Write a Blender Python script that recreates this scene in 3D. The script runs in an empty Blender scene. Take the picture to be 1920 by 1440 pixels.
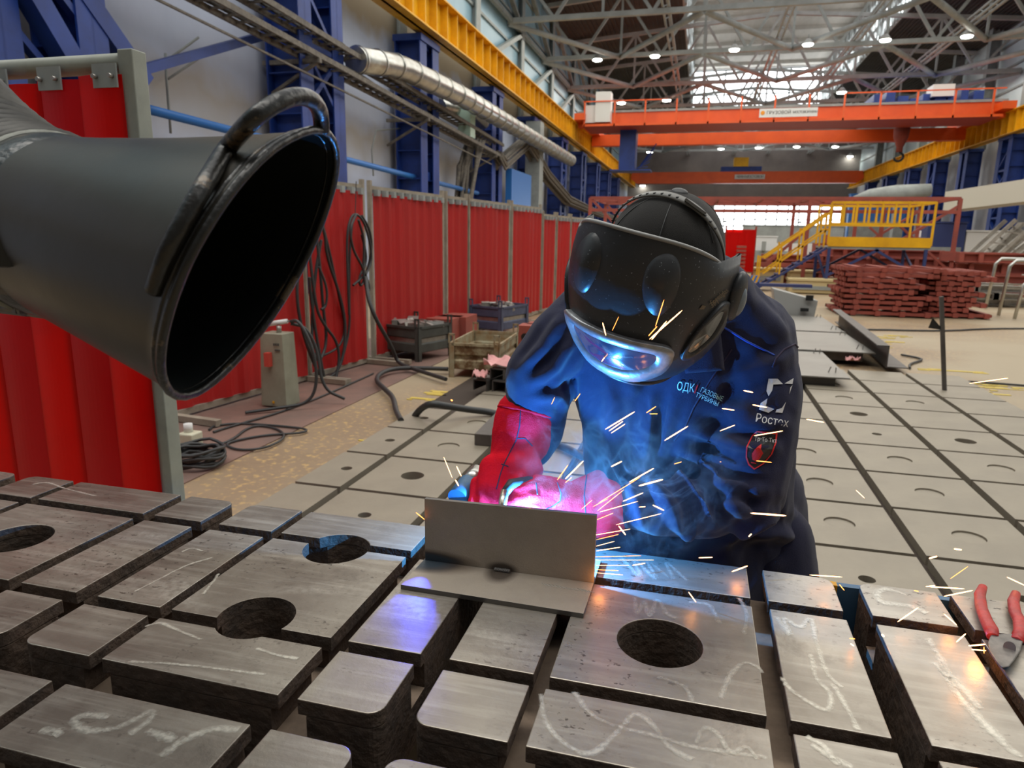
import bpy, bmesh, math, random
from mathutils import Vector, Matrix, noise
from mathutils.bvhtree import BVHTree
R = random.Random(7)
S = bpy.context.scene
COL = S.collection
V = Vector
# ---------------------------------------------------------------- camera
F_PX, PITCH, YAW, ROLL = 1294., .21211, -.25842, .01591
FW = V((math.sin(YAW)*math.cos(PITCH), math.cos(YAW)*math.cos(PITCH), -math.sin(PITCH)))
_r = V((math.cos(YAW), -math.sin(YAW), 0)); _u = _r.cross(FW)
RT = _r*math.cos(ROLL) + _u*math.sin(ROLL); UP = RT.cross(FW)
EYE = V((0, 0, 1.5))
cam_data = bpy.data.cameras.new('camera'); cam = bpy.data.objects.new('camera', cam_data); COL.objects.link(cam)
cam_data.sensor_width = 36; cam_data.lens = 36*F_PX/1920; cam_data.clip_end = 400; cam_data.clip_start = .05
cam.matrix_world = Matrix.Translation(EYE) @ Matrix((RT, UP, -FW)).transposed().to_4x4()
cam_data.dof.use_dof = True; cam_data.dof.focus_distance = 1.2; cam_data.dof.aperture_fstop = 8
S.camera = cam
# ---------------------------------------------------------------- light
S.view_settings.view_transform = 'Standard'; S.view_settings.look = 'None'
S.view_settings.gamma = 1; S.view_settings.use_curve_mapping = False
S.view_settings.exposure = 0.0
W = bpy.data.worlds.new('world'); S.world = W; W.use_nodes = True
wn = W.node_tree.nodes; bg = wn['Background']
bg.inputs[0].default_value = (.96, .98, 1, 1); bg.inputs[1].default_value = .74
S.cycles.max_bounces = 6; S.cycles.diffuse_bounces = 3; S.cycles.glossy_bounces = 3
S.cycles.transmission_bounces = 4; S.cycles.transparent_max_bounces = 12; S.cycles.volume_bounces = 0
S.cycles.caustics_reflective = False; S.cycles.caustics_refractive = False
S.cycles.volume_step_rate = 3.0
S.cycles.sample_clamp_indirect = 4.0

def light(name, kind, loc, energy, color, size=.1, aim=None, spot=None):
    d = bpy.data.lights.new(name, kind); d.energy = energy; d.color = color
    o = bpy.data.objects.new(name, d); COL.objects.link(o); o.location = loc
    if kind == 'AREA': d.shape = 'RECTANGLE'; d.size, d.size_y = size
    else: d.shadow_soft_size = size
    if spot: d.spot_size, d.spot_blend = spot
    if aim is not None: o.rotation_euler = (V(aim)-V(loc)).to_track_quat('-Z', 'Y').to_euler()
    return o
# added overhead area lamp for daylight, placed to put a highlight on the hood
light('added_overhead_daylight', 'AREA', (-1.0, 1.5, 15), 1500, (1, .97, .90), (4.5, 20), aim=(-.4, 1.5, 0))
# the row of hall lamps makes the warmer part of the light down the hall
light('hall_lamps_left', 'AREA', (-3, 42, 11.9), 3800, (1, .95, .85), (14, 60), aim=(-3, 42, 0))
light('hall_lamps_right', 'AREA', (11, 42, 11.9), 3800, (1, .95, .85), (14, 60), aim=(11, 42, 0))

# ---------------------------------------------------------------- pixel -> place helpers (1920 x 1440 frame)
def ray(px, py): return RT*(px-960) + UP*(720-py) + FW*F_PX
def onz(px, py, z=0.): d = ray(px, py); return EYE + d*((z-EYE.z)/d.z)
def onx(px, py, x): d = ray(px, py); return EYE + d*(x/d.x)
def ony(px, py, y): d = ray(px, py); return EYE + d*(y/d.y)
def dep(px, py, k): return EYE + ray(px, py)*(k/F_PX)

# ---------------------------------------------------------------- mesh builder
def frame_of(d):
    d = d.normalized(); a = V((0, 0, 1)) if abs(d.z) < .9 else V((1, 0, 0))
    x = d.cross(a).normalized(); return x, x.cross(d).normalized()
class MB:
    def __init__(s): s.v = []; s.f = []; s.m = []; s.sm = []
    def face(s, idx, mi=0, sm=False): s.f.append(idx); s.m.append(mi); s.sm.append(sm)
    def poly(s, pts, mi=0):
        b = len(s.v); s.v += [V(p) for p in pts]; s.face(list(range(b, b+len(pts))), mi); return s
    def box(s, c, sz, rot=None, mi=0):
        b = len(s.v); c = V(c); hx, hy, hz = sz[0]/2, sz[1]/2, sz[2]/2
        for x, y, z in ((-1,-1,-1),(1,-1,-1),(1,1,-1),(-1,1,-1),(-1,-1,1),(1,-1,1),(1,1,1),(-1,1,1)):
            p = V((x*hx, y*hy, z*hz)); s.v.append(c + (rot @ p if rot else p))
        for q in ((3,2,1,0),(4,5,6,7),(0,1,5,4),(1,2,6,5),(2,3,7,6),(3,0,4,7)): s.face([b+i for i in q], mi)
        return s
    def lim(s, x0, x1, y0, y1, z0, z1, mi=0): return s.box(((x0+x1)/2, (y0+y1)/2, (z0+z1)/2), (abs(x1-x0), abs(y1-y0), abs(z1-z0)), mi=mi)
    def bar(s, a, b, w, h=None, mi=0):
        a, b = V(a), V(b); h = h or w; d = b-a; x, y = frame_of(d)
        rot = Matrix((x, y, d.normalized())).transposed()
        return s.box((a+b)/2, (w, h, d.length), rot, mi)
    def ibeam(s, a, b, w, h, t=.03, mi=0):
        a, b = V(a), V(b); up = V((0, 0, 1))
        for o, ww, hh in ((h/2-t/2, w, t), (-h/2+t/2, w, t), (0, t, h)):
            s.bar(a+up*o, b+up*o, ww, hh, mi)
        return s
    def tube(s, pts, r, n=10, caps=True, mi=0, closed=False, sq=1.0):
        pts = [V(p) for p in pts]; m = len(pts); rs = r if isinstance(r, (list, tuple)) else [r]*m
        b = len(s.v); x = None
        for i, p in enumerate(pts):
            if closed: t = pts[(i+1) % m]-pts[i-1]
            else: t = pts[min(i+1, m-1)]-pts[max(i-1, 0)]
            t.normalize()
            if x is None: x, y = frame_of(t)
            else:
                x = (x - t*x.dot(t)); x.normalize()
                y = x.cross(t)
            for k in range(n):
                a = 2*math.pi*k/n; s.v.append(p + x*(rs[i]*math.cos(a)) + y*(rs[i]*sq*math.sin(a)))
        for i in range(m if closed else m-1):
            for k in range(n):
                A, B = b+i*n, b+((i+1) % m)*n
                s.face([A+k, A+(k+1) % n, B+(k+1) % n, B+k], mi, True)
        if caps and not closed:
            s.face([b+k for k in range(n)][::-1], mi); s.face([b+(m-1)*n+k for k in range(n)], mi)
        return s
    def loft(s, rings, mi=0, sm=True, caps=False, closed=True):
        b = len(s.v); n = len(rings[0])
        for r_ in rings: s.v += [V(p) for p in r_]
        for i in range(len(rings)-1):
            for k in range(n if closed else n-1):
                A, B = b+i*n, b+(i+1)*n; s.face([A+k, A+(k+1) % n, B+(k+1) % n, B+k], mi, sm)
        if caps: s.face([b+k for k in range(n)][::-1], mi); s.face([b+(len(rings)-1)*n+k for k in range(n)], mi)
        return s
    def prism(s, poly, z0, z1, mi=0, ms=None, mb_=None):
        """poly: ccw list of (x, y); top material mi, side material ms"""
        b = len(s.v); n = len(poly); ms = mi if ms is None else ms
        s.v += [V((x, y, z0)) for x, y in poly] + [V((x, y, z1)) for x, y in poly]
        s.face([b+n+k for k in range(n)], mi); s.face([b+k for k in range(n)][::-1], ms if mb_ is None else mb_)
        for k in range(n): s.face([b+k, b+(k+1) % n, b+n+(k+1) % n, b+n+k], ms)
        return s
    def cyl(s, a, b_, r, r2=None, n=16, mi=0): return s.tube([a, b_], [r, r if r2 is None else r2], n, True, mi)
    def ball(s, c, r, n=12, m=8, mi=0, rot=None):
        c = V(c); r = r if isinstance(r, (tuple, list)) else (r, r, r); b = len(s.v)
        for i in range(1, m):
            th = math.pi*i/m
            for k in range(n):
                p = V((r[0]*math.sin(th)*math.cos(2*math.pi*k/n), r[1]*math.sin(th)*math.sin(2*math.pi*k/n), r[2]*math.cos(th)))
                s.v.append(c + (rot @ p if rot else p))
        t = len(s.v); s.v.append(c+(rot @ V((0, 0, r[2])) if rot else V((0, 0, r[2])))); s.v.append(c-(rot @ V((0, 0, r[2])) if rot else V((0, 0, r[2]))))
        for i in range(m-2):
            for k in range(n): A, B = b+i*n, b+(i+1)*n; s.face([A+k, B+k, B+(k+1) % n, A+(k+1) % n], mi, True)
        for k in range(n): s.face([t, b+k, b+(k+1) % n], mi, True); s.face([t+1, b+(m-2)*n+(k+1) % n, b+(m-2)*n+k], mi, True)
        return s
    def build(s, name, mats, parent=None, label=None, cat=None, group=None, kind=None, bevel=0, origin=None, fixn=False):
        me = bpy.data.meshes.new(name)
        if parent is None and origin is None:
            xs = [v.x for v in s.v]; ys = [v.y for v in s.v]; zs = [v.z for v in s.v]
            origin = V(((min(xs)+max(xs))/2, (min(ys)+max(ys))/2, min(zs)))
        origin = V(origin) if origin is not None else V((0, 0, 0))
        me.from_pydata([tuple(v-origin) for v in s.v], [], s.f)
        for p, mi, sm in zip(me.polygons, s.m, s.sm): p.material_index = mi; p.use_smooth = sm
        for m in (mats if isinstance(mats, (list, tuple)) else [mats]): me.materials.append(m)
        if fixn:
            bm = bmesh.new(); bm.from_mesh(me); bmesh.ops.recalc_face_normals(bm, faces=bm.faces); bm.to_mesh(me); bm.free()
        me.update()
        return link(name, me, parent, label, cat, group, kind, bevel, origin)
def link(name, me, parent=None, label=None, cat=None, group=None, kind=None, bevel=0, origin=(0, 0, 0)):
    o = bpy.data.objects.new(name, me); COL.objects.link(o); o.location = origin
    if parent is not None:
        o.parent = parent; o.matrix_parent_inverse = PI_.get(parent.name, Matrix())
        PI_[o.name] = Matrix()
    else: PI_[o.name] = Matrix.Translation(-V(origin))
    tag(o, label, cat, group, kind)
    if bevel:
        b = o.modifiers.new('bevel', 'BEVEL'); b.width = bevel; b.segments = 2; b.limit_method = 'ANGLE'; b.angle_limit = .7
    return o
PI_ = {}
def tag(o, label=None, cat=None, group=None, kind=None):
    if label: o['label'] = label
    if cat: o['category'] = cat
    if group: o['group'] = group
    if kind: o['kind'] = kind
    return o
def thing(name, label, cat, loc, group=None):
    o = bpy.data.objects.new(name, None); COL.objects.link(o); o.location = V(loc); o.empty_display_size = .1
    PI_[o.name] = Matrix.Translation(-V(loc)); return tag(o, label, cat, group)
def kids(o): return [c for c in bpy.data.objects if c.parent == o]
def copy_tree(o, parent=None):
    c = o.copy(); COL.objects.link(c)
    if parent is not None: c.parent = parent
    for ch in kids(o): copy_tree(ch, c)
    return c
def bake(o):
    dg = bpy.context.evaluated_depsgraph_get(); ev = o.evaluated_get(dg)
    me = bpy.data.meshes.new_from_object(ev); o.modifiers.clear(); old = o.data; o.data = me
    me.name = old.name + '_mesh'; return o
def boolean(o, cutter, op='DIFFERENCE'):
    m = o.modifiers.new('b', 'BOOLEAN'); m.operation = op; m.object = cutter; m.solver = 'EXACT'
    bake(o); bpy.data.objects.remove(cutter); return o

# ---------------------------------------------------------------- materials
def mat(name, c, rough=.5, metal=0., c2=None, ns=5., amt=.5, bump=0., bs=60., spec=.5, coat=0., em=None, trans=0., stretch=None, r2=None):
    m = bpy.data.materials.new(name); m.use_nodes = True; nt = m.node_tree; N = nt.nodes; L = nt.links
    p = N['Principled BSDF']; p.inputs['Base Color'].default_value = (*c, 1); p.inputs['Roughness'].default_value = rough
    p.inputs['Metallic'].default_value = metal; p.inputs['Specular IOR Level'].default_value = spec
    if coat: p.inputs['Coat Weight'].default_value = coat; p.inputs['Coat Roughness'].default_value = .15
    if em: p.inputs['Emission Color'].default_value = (*em[0], 1); p.inputs['Emission Strength'].default_value = em[1]
    if trans: p.inputs['Transmission Weight'].default_value = trans
    if c2 or bump or r2 is not None:
        tc = N.new('ShaderNodeTexCoord'); mp = N.new('ShaderNodeMapping'); L.new(tc.outputs['Object'], mp.inputs[0])
        if stretch: mp.inputs['Scale'].default_value = stretch
    if c2 or r2 is not None:
        n = N.new('ShaderNodeTexNoise'); n.inputs['Scale'].default_value = ns; n.inputs['Detail'].default_value = 6; n.inputs['Roughness'].default_value = .65
        L.new(mp.outputs[0], n.inputs[0]); cr = N.new('ShaderNodeValToRGB'); L.new(n.outputs[0], cr.inputs[0])
        cr.color_ramp.elements[0].position = .5-.3*amt; cr.color_ramp.elements[1].position = .5+.3*amt
        if c2:
            mx = N.new('ShaderNodeMix'); mx.data_type = 'RGBA'; L.new(cr.outputs[0], mx.inputs[0])
            mx.inputs[6].default_value = (*c, 1); mx.inputs[7].default_value = (*c2, 1); L.new(mx.outputs[2], p.inputs['Base Color'])
        if r2 is not None:
            mr = N.new('ShaderNodeMapRange'); L.new(cr.outputs[0], mr.inputs[0]); mr.inputs[3].default_value = rough; mr.inputs[4].default_value = r2; L.new(mr.outputs[0], p.inputs['Roughness'])
    if bump:
        n2 = N.new('ShaderNodeTexNoise'); n2.inputs['Scale'].default_value = bs; n2.inputs['Detail'].default_value = 4; L.new(mp.outputs[0], n2.inputs[0])
        b = N.new('ShaderNodeBump'); b.inputs['Strength'].default_value = bump; b.inputs['Distance'].default_value = .01
        L.new(n2.outputs[0], b.inputs['Height']); L.new(b.outputs[0], p.inputs['Normal'])
    return m
def emis(name, c, s):
    m = bpy.data.materials.new(name); m.use_nodes = True; N = m.node_tree.nodes; N.clear()
    e = N.new('ShaderNodeEmission'); e.inputs[0].default_value = (*c, 1); e.inputs[1].default_value = s
    o = N.new('ShaderNodeOutputMaterial'); m.node_tree.links.new(e.outputs[0], o.inputs[0]); return m
M = {}
M['yellow'] = mat('yellow_paint', (.86, .46, .004), .5, c2=(.62, .30, .004), ns=1.2)
M['orange'] = mat('orange_paint', (.82, .11, .008), .45, c2=(.70, .085, .006), ns=.8)
M['orange_dark'] = mat('orange_primer', (.45, .05, .015), .6)
M['blue'] = mat('blue_paint', (.012, .048, .27), .5, c2=(.008, .030, .17), ns=1.5)
M['blue_bright'] = mat('blue_pipe_paint', (.03, .17, .52), .4)
M['grey_steel'] = mat('grey_painted_steel', (.33, .36, .35), .55, c2=(.24, .26, .25), ns=2)
M['truss'] = mat('pale_truss_paint', (.50, .53, .52), .6, c2=(.36, .38, .37), ns=1)
M['roof'] = mat('dark_roof_sheet', (.085, .085, .08), .8, c2=(.05, .05, .05), ns=.5)
M['lantern'] = mat('lantern_ceiling', (.50, .47, .42), .8, c2=(.36, .34, .30), ns=.6, stretch=(1, .2, 1))
M['sky_glass'] = emis('daylit_window', (.93, .97, 1), 5.0)
M['blue_glass'] = mat('blue_tinted_glazing', (.32, .50, .60), .3, c2=(.22, .38, .48), ns=.3)
M['lamp'] = emis('lamp_glow', (.95, 1, .92), 40.)
M['galv'] = mat('galvanised_duct', (.62, .62, .58), .28, .9, c2=(.45, .45, .42), ns=4)
M['cable_tray'] = mat('dusty_cable_tray', (.20, .18, .15), .8, c2=(.10, .09, .08), ns=9)
M['cables'] = mat('dusty_black_cable', (.035, .033, .030), .7)
M['rubber'] = mat('black_rubber_cable', (.035, .036, .036), .5)
M['post'] = mat('pale_grey_green_paint', (.34, .36, .31), .5, c2=(.27, .29, .25), ns=7)
M['brownsteel'] = mat('beige_painted_post', (.36, .31, .24), .6, c2=(.25, .21, .16), ns=6)
M['redox'] = mat('red_oxide_primer', (.36, .075, .05), .7, c2=(.25, .06, .045), ns=2)
M['darkblue'] = mat('dark_blue_steel', (.03, .045, .15), .5)
M['white'] = mat('white_paint', (.70, .70, .68), .5)
M['black'] = mat('black_plastic', (.012, .012, .013), .38)
M['steel'] = mat('bare_steel', (.40, .38, .35), .42, .75, c2=(.30, .28, .25), ns=14, bump=.1, bs=200)
# ================================================================ THE HALL
def floor_mat():
    m = mat('worn_concrete_floor', (.33, .235, .145), .55, c2=(.24, .165, .10), ns=1.3, amt=.9, bump=.15, bs=25)
    nt = m.node_tree; N = nt.nodes; L = nt.links; p = N['Principled BSDF']
    src = p.inputs['Base Color'].links[0].from_socket
    tc = N.new('ShaderNodeTexCoord'); n = N.new('ShaderNodeTexNoise'); n.inputs['Scale'].default_value = 22; n.inputs['Detail'].default_value = 9
    L.new(tc.outputs['Object'], n.inputs[0]); cr = N.new('ShaderNodeValToRGB'); cr.color_ramp.elements[0].position = .54; cr.color_ramp.elements[1].position = .68
    L.new(n.outputs[0], cr.inputs[0]); mx = N.new('ShaderNodeMix'); mx.data_type = 'RGBA'
    L.new(cr.outputs[0], mx.inputs[0]); L.new(src, mx.inputs[6]); mx.inputs[7].default_value = (.50, .33, .14, 1)
    n2 = N.new('ShaderNodeTexNoise'); n2.inputs['Scale'].default_value = .35; n2.inputs['Detail'].default_value = 3
    L.new(tc.outputs['Object'], n2.inputs[0]); cr2 = N.new('ShaderNodeValToRGB'); cr2.color_ramp.elements[0].position = .45; cr2.color_ramp.elements[1].position = .6
    L.new(n2.outputs[0], cr2.inputs[0]); m3 = N.new('ShaderNodeMix'); m3.data_type = 'RGBA'
    L.new(cr2.outputs[0], m3.inputs[0]); L.new(mx.outputs[2], m3.inputs[6]); m3.inputs[7].default_value = (.38, .305, .20, 1)
    L.new(m3.outputs[2], p.inputs['Base Color']); return m
MB().lim(-11, 19.5, -9.3, 101, -.3, -.02).build('floor', floor_mat(), kind='structure', origin=(0, 0, -.3))
MB().lim(-4.6, -2.95, 3.2, 12.5, -.02, -.012).build('floor_strip', mat('reddish_floor_strip', (.24, .14, .11), .6, c2=(.17, .11, .09), ns=3), kind='structure')

def wall_mat():
    m = mat('pale_wall_panel', (.52, .58, .72), .7, c2=(.40, .46, .60), ns=.35, amt=.7, stretch=(1, 1, .5))
    nt = m.node_tree; N = nt.nodes; L = nt.links; p = N['Principled BSDF']; src = p.inputs['Base Color'].links[0].from_socket
    tc = N.new('ShaderNodeTexCoord'); sp = N.new('ShaderNodeSeparateXYZ'); L.new(tc.outputs['Object'], sp.inputs[0])
    n = N.new('ShaderNodeTexNoise'); n.inputs['Scale'].default_value = 1.2; L.new(tc.outputs['Object'], n.inputs[0])
    ad = N.new('ShaderNodeMath'); ad.operation = 'ADD'; L.new(sp.outputs[2], ad.inputs[0]); L.new(n.outputs[0], ad.inputs[1])
    cr = N.new('ShaderNodeValToRGB'); e = cr.color_ramp.elements; dv = N.new('ShaderNodeMath'); dv.operation = 'DIVIDE'; dv.inputs[1].default_value = 12
    L.new(ad.outputs[0], dv.inputs[0]); L.new(dv.outputs[0], cr.inputs[0])
    e[0].position = .30; e[0].color = (0, 0, 0, 1); e[1].position = .40; e[1].color = (.75, .75, .75, 1)
    for q, v in ((.455, 0), (.66, 0), (.70, 1)): k = e.new(q); k.color = (v, v, v, 1)
    mx = N.new('ShaderNodeMix'); mx.data_type = 'RGBA'; L.new(cr.outputs[0], mx.inputs[0]); L.new(src, mx.inputs[6]); mx.inputs[7].default_value = (.36, .31, .23, 1)
    L.new(mx.outputs[2], p.inputs['Base Color']); return m
WM = wall_mat()
MB().lim(-10.6, -10.3, -9, 101, 0, 8.6).build('wall_left', WM, kind='structure', origin=(0, 0, 0))
MB().lim(18.9, 19.2, -9, 101, 0, 8.6).build('wall_right', mat('pale_right_wall', (.62, .64, .67), .7, c2=(.48, .50, .53), ns=.3), kind='structure', origin=(0, 0, 0))
MB().lim(-10.6, 19.2, 100, 100.3, 0, 18).build('wall_far', mat('brownish_end_wall', (.20, .17, .15), .8, c2=(.14, .12, .11), ns=.3), kind='structure', origin=(0, 0, 0))
BAYS = [8, 15.4, 22.4, 30.6, 38.6, 46.6, 54.6, 62.6, 70.6, 78.6, 86.6, 94.6]
g1, g2, fr = MB(), MB(), MB()
MB().lim(-10.6, 19.2, -9.3, -9, 0, 16).build('wall_near', mat('grey_near_wall', (.16, .16, .16), .8), kind='structure', origin=(0, -9, 0))
MB().lim(-10.55, -10.35, -9, 101, 8.6, 16).build('wall_left_upper', M['blue_glass'], kind='structure', origin=(0, 0, 0))
MB().lim(18.9, 19.1, -9, 101, 8.6, 16).build('wall_right_upper', mat('frosted_glazing', (.62, .70, .72), .4, c2=(.50, .60, .64), ns=.4), kind='structure', origin=(0, 0, 0))
for z in (9.8, 11.3, 12.8, 14.3):
    fr.lim(-10.34, -10.26, 3, 101, z-.06, z+.06); fr.lim(18.8, 18.9, 24, 101, z-.06, z+.06)
fr.build('trim_1', M['grey_steel'], kind='structure')
# end wall windows, seen low down between the machinery and high in the roof lantern
def window(x0, x1, y, z0, z1, nx, nz, name, broken=0):
    w = MB().poly([(x0, y, z0), (x1, y, z0), (x1, y, z1), (x0, y, z1)]).build(name, M['sky_glass'], kind='structure', origin=(0, 0, 0))
    b = MB(); y = y-.05
    for i in range(nx+1): x = x0+(x1-x0)*i/nx; b.lim(x-.08, x+.08, y-.05, y+.04, z0, z1)
    for i in range(nz+1): z = z0+(z1-z0)*i/nz; b.lim(x0, x1, y-.05, y+.04, z-.07, z+.07)
    for i in range(broken):
        k, j = R.randrange(nx), R.randrange(nz*2); dx, dz = (x1-x0)/nx, (z1-z0)/nz/2
        b.lim(x0+k*dx, x0+(k+R.uniform(.3, 1))*dx, y-.03, y+.02, z0+j*dz, z0+(j+R.uniform(.3, .9))*dz)
    f = b.build('window_frame', M['grey_steel']); f.parent = w; f['kind'] = 'structure'
    return w
window(1.4, 17.6, 99.9, 2.3, 5.9, 12, 4, 'window_1', 7)
window(-2.1, 12.2, 90, 16.7, 20.7, 4, 3, 'window_2')
# roof: two dark slopes and the light lantern between them
rf = MB()
for x0, z0, x1, z1 in ((-10.6, 15.4, -2.2, 16.5), (12.3, 16.5, 19.2, 15.4)):
    rf.poly([(x0, 30, z0), (x1, 30, z1), (x1, 101, z1), (x0, 101, z0)]); rf.poly([(x0, 30, z0+.2), (x0, 101, z0+.2), (x1, 101, z1+.2), (x1, 30, z1+.2)])
    for k in range(28):
        a, b_ = (x0+(x1-x0)*k/28), (z0+(z1-z0)*k/28); rf.bar((a, 30, b_-.05), (a, 101, b_-.05), .08, .08)
rf.build('ceiling', M['roof'], kind='structure', origin=(0, 30, 17))
lt = MB().lim(-2.3, 12.4, 30, 90.2, 20.9, 21.1)
for k in range(14): lt.lim(-2.3, 12.4, 30+k*4.4, 30.25+k*4.4, 20.6, 20.9)
lt.build('ceiling_2', M['lantern'], kind='structure', origin=(0, 30, 23))
for nm, x in (('window_3', -2.25), ('window_4', 12.35)):
    w = MB().poly([(x, 30, 16.6), (x, 90, 16.6), (x, 90, 20.1), (x, 30, 20.1)]).build(nm, M['sky_glass'], kind='structure', origin=(x, 30, 16.6))
    b = MB(); s_ = .1 if x < 0 else -.1
    for k in range(61): b.lim(x+s_-.06, x+s_+.06, 30+k, 30.22+k, 16.5, 20.8)
    for z in (16.6, 17.8, 19.0, 20.1, 20.4, 20.7): b.lim(x+s_-.05, x+s_+.05, 30, 90, z-.16, z+.16)
    for k in range(40): yy = 30+R.random()*60; b.bar((x+s_*2, yy, 16.5), (x+s_*2, yy+R.uniform(-3, 3), 20.8), .22, .1)
    f = b.build('window_frame', M['truss']); f.parent = w; f.location = f.location-w.location; f['kind'] = 'structure'

# ---- columns of the two long walls
def column(x, y, side, lattice, label, group):
    """twin-leg column under a crane beam, z 0..8.4 blue, grey above"""
    t = thing('steel_column', label, 'column', (x, y, 0), group)
    w = 1.5 if lattice else 1.1
    for k, yy in enumerate((y-w/2, y+w/2)):
        b = MB(); b.lim(x-.45, x-.41, yy-.28, yy+.28, 0, 7.6); b.lim(x+.41, x+.45, yy-.28, yy+.28, 0, 7.6); b.lim(x-.45, x+.45, yy-.02, yy+.02, 0, 7.6)
        for j in range(8): b.lim(x-.43, x+.43, yy-.24, yy+.24, .9*j+.6, .9*j+.63)
        b.build('column_leg', M['blue'], t)
    b = MB()
    if lattice:
        for j in range(5):
            z0 = j*1.4+.2
            for xx in (x-.35, x+.35):
                b.bar((xx, y-w/2, z0), (xx, y+w/2, z0+1.3) if j % 2 else (xx, y+w/2, z0), .16, .12)
                b.bar((xx, y-w/2, z0+1.35), (xx, y+w/2, z0), .14, .1)
    else:
        for j in range(4): b.lim(x-.3, x+.3, y-w/2, y+w/2, 1.2+j*2.1, 1.5+j*2.1)
    b.build('lacing', M['blue'], t)
    b = MB().lim(x-.5, x+.5, y-w/2-.3, y+w/2+.3, 7.6, 7.8); b.build('column_head', M['blue'], t)
    u = MB(); xo = x+side*.8
    for xx in (-.3, .3): u.lim(xo+xx-.03, xo+xx+.03, y-.3, y+.3, 7.8, 15.9)
    u.lim(xo-.3, xo+.3, y-.04, y+.04, 7.8, 15.9)
    u.build('upper_post', M['grey_steel'], t); return t
ORD = ['first', 'second', 'third', 'fourth', 'fifth', 'sixth', 'seventh', 'eighth', 'ninth', 'tenth', 'eleventh', 'twelfth', 'thirteenth', 'fourteenth', 'fifteenth', 'sixteenth']
for i, y in enumerate(BAYS):
    if 8 < y < 80: column(-9.6, y+.8, -1, y < 18 or y > 36, f'blue steel column under the left crane beam, {ORD[i]} one down the hall', 'columns of the left wall')
column(-9.6, 8.6, -1, True, 'dark blue column with big diagonal braces at the picture\'s top left behind the near red curtain', 'columns of the left wall')
b = MB(); b.bar((-9.3, 7.2, 6.9), (-9.3, 10.4, 3.9), .34, .3); b.bar((-9.1, 7.0, 6.4), (-9.1, 9.3, 3.2), .3, .3)
b.bar((-9.5, 10.2, 4.0), (-9.5, 14.4, 5.7), .16, .16); b.bar((-10.2, 10.2, 3.3), (-10.2, 12.6, 1.4), .2, .2)
b.build('diagonal_brace', M['blue'], label='dark blue diagonal wall braces at the top left above the near curtain', cat='brace')
for i, y in enumerate([30.6, 37, 43, 50, 57, 64, 71, 79, 87]):
    column(17.8, y, .55, i % 2 == 1, f'blue steel column under the right crane beam, {ORD[i]} one down the hall', 'columns of the right wall')
# diagonal window braces in the upper left wall
for i, y in enumerate(BAYS[3:9]):
    b = MB(); b.bar((-10.1, y+.8, 9), (-10.1, y+8.8, 12.2), .22, .2); b.bar((-10.1, y+.8, 15.4), (-10.1, y+8.8, 12.2), .22, .2); b.bar((-10.1, y+.8, 12.2), (-10.1, y+8.8, 12.2), .2, .2)
    b.build('wall_brace', M['grey_steel'], label=f'grey diagonal bracing across the upper left glazing, {ORD[i]} bay from the near side', cat='brace', group='bracing of the upper left glazing')

# ---- crane runway beams
def runway(x, y0, y1, z0, z1, face, label, n):
    t = thing('crane_runway_beam', label, 'beam', (x, y0, z0))
    b = MB(); b.lim(x-.05, x+.05, y0, y1, z0, z1); b.lim(x-.38, x+.38, y0, y1, z1-.05, z1); b.lim(x-.32, x+.32, y0, y1, z0, z0+.05)
    b.build('girder', M['yellow'], t)
    s_ = MB()
    for k in range(n): yy = y0+(y1-y0)*k/n; s_.lim(x-.3, x+.3, yy-.02, yy+.02, z0+.05, z1-.05)
    s_.build('web_stiffeners', M['yellow'], t, kind='stuff')
    MB().lim(x-.05, x+.05, y0, y1, z1, z1+.14).build('rail', M['steel'], t)
runway(-9.1, 10, 96, 7.9, 9.1, 1, 'long yellow crane runway beam along the left wall', 86)
runway(17.3, 22, 96, 7.8, 9.1, -1, 'long yellow crane runway beam along the right wall', 74)

# ---- roof trusses with bracing
def truss(y, label):
    t = thing('roof_truss', label, 'roof truss', (4.3, y, 12.2), 'roof trusses across the hall')
    zb, xs = 12.2, [-10.3+29.1*i/12 for i in range(13)]
    top = lambda x: 15.2+1.2*(1-abs(x-4.3)/14.6)
    b = MB(); b.bar((xs[0], y, zb), (xs[-1], y, zb), .24, .24); b.build('bottom_chord', M['truss'], t)
    b = MB(); b.bar((xs[0], y, top(xs[0])), (4.3, y, top(4.3)), .24, .24); b.bar((4.3, y, top(4.3)), (xs[-1], y, top(xs[-1])), .24, .24); b.build('top_chord', M['truss'], t)
    b = MB()
    for i in range(12):
        u, v = (zb, top(xs[i+1])) if i % 2 else (top(xs[i]), zb)
        b.bar((xs[i], y, u), (xs[i+1], y, v), .17, .15)
        if i % 2 == 0 and i: b.bar((xs[i], y, zb), (xs[i], y, top(xs[i])), .12, .12)
    b.build('web_members', M['truss'], t)
TY = [37, 45, 53.5, 62, 70, 78, 86, 93]
for i, y in enumerate(TY): truss(y, f'pale grey tubular roof truss across the hall, {ORD[i]} from the near end')
xs = [-10.3+29.1*i/12 for i in range(13)]
for i in range(len(TY)-1):
    b = MB()
    for k in (0, 2, 4, 6, 8, 10):
        xa, xb = xs[k], xs[k+2]; ya, yb = TY[i], TY[i+1]
        b.tube([(xa, ya, 12.1), (xb, yb, 12.1)] if k % 4 == 0 else [(xb, ya, 12.1), (xa, yb, 12.1)], .15, 8)
    b.build('plan_bracing', M['truss'], label=f'pale grey bracing tubes between the roof trusses, {ORD[i]} bay from the near end', cat='bracing', group='bracing between the roof trusses')
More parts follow.
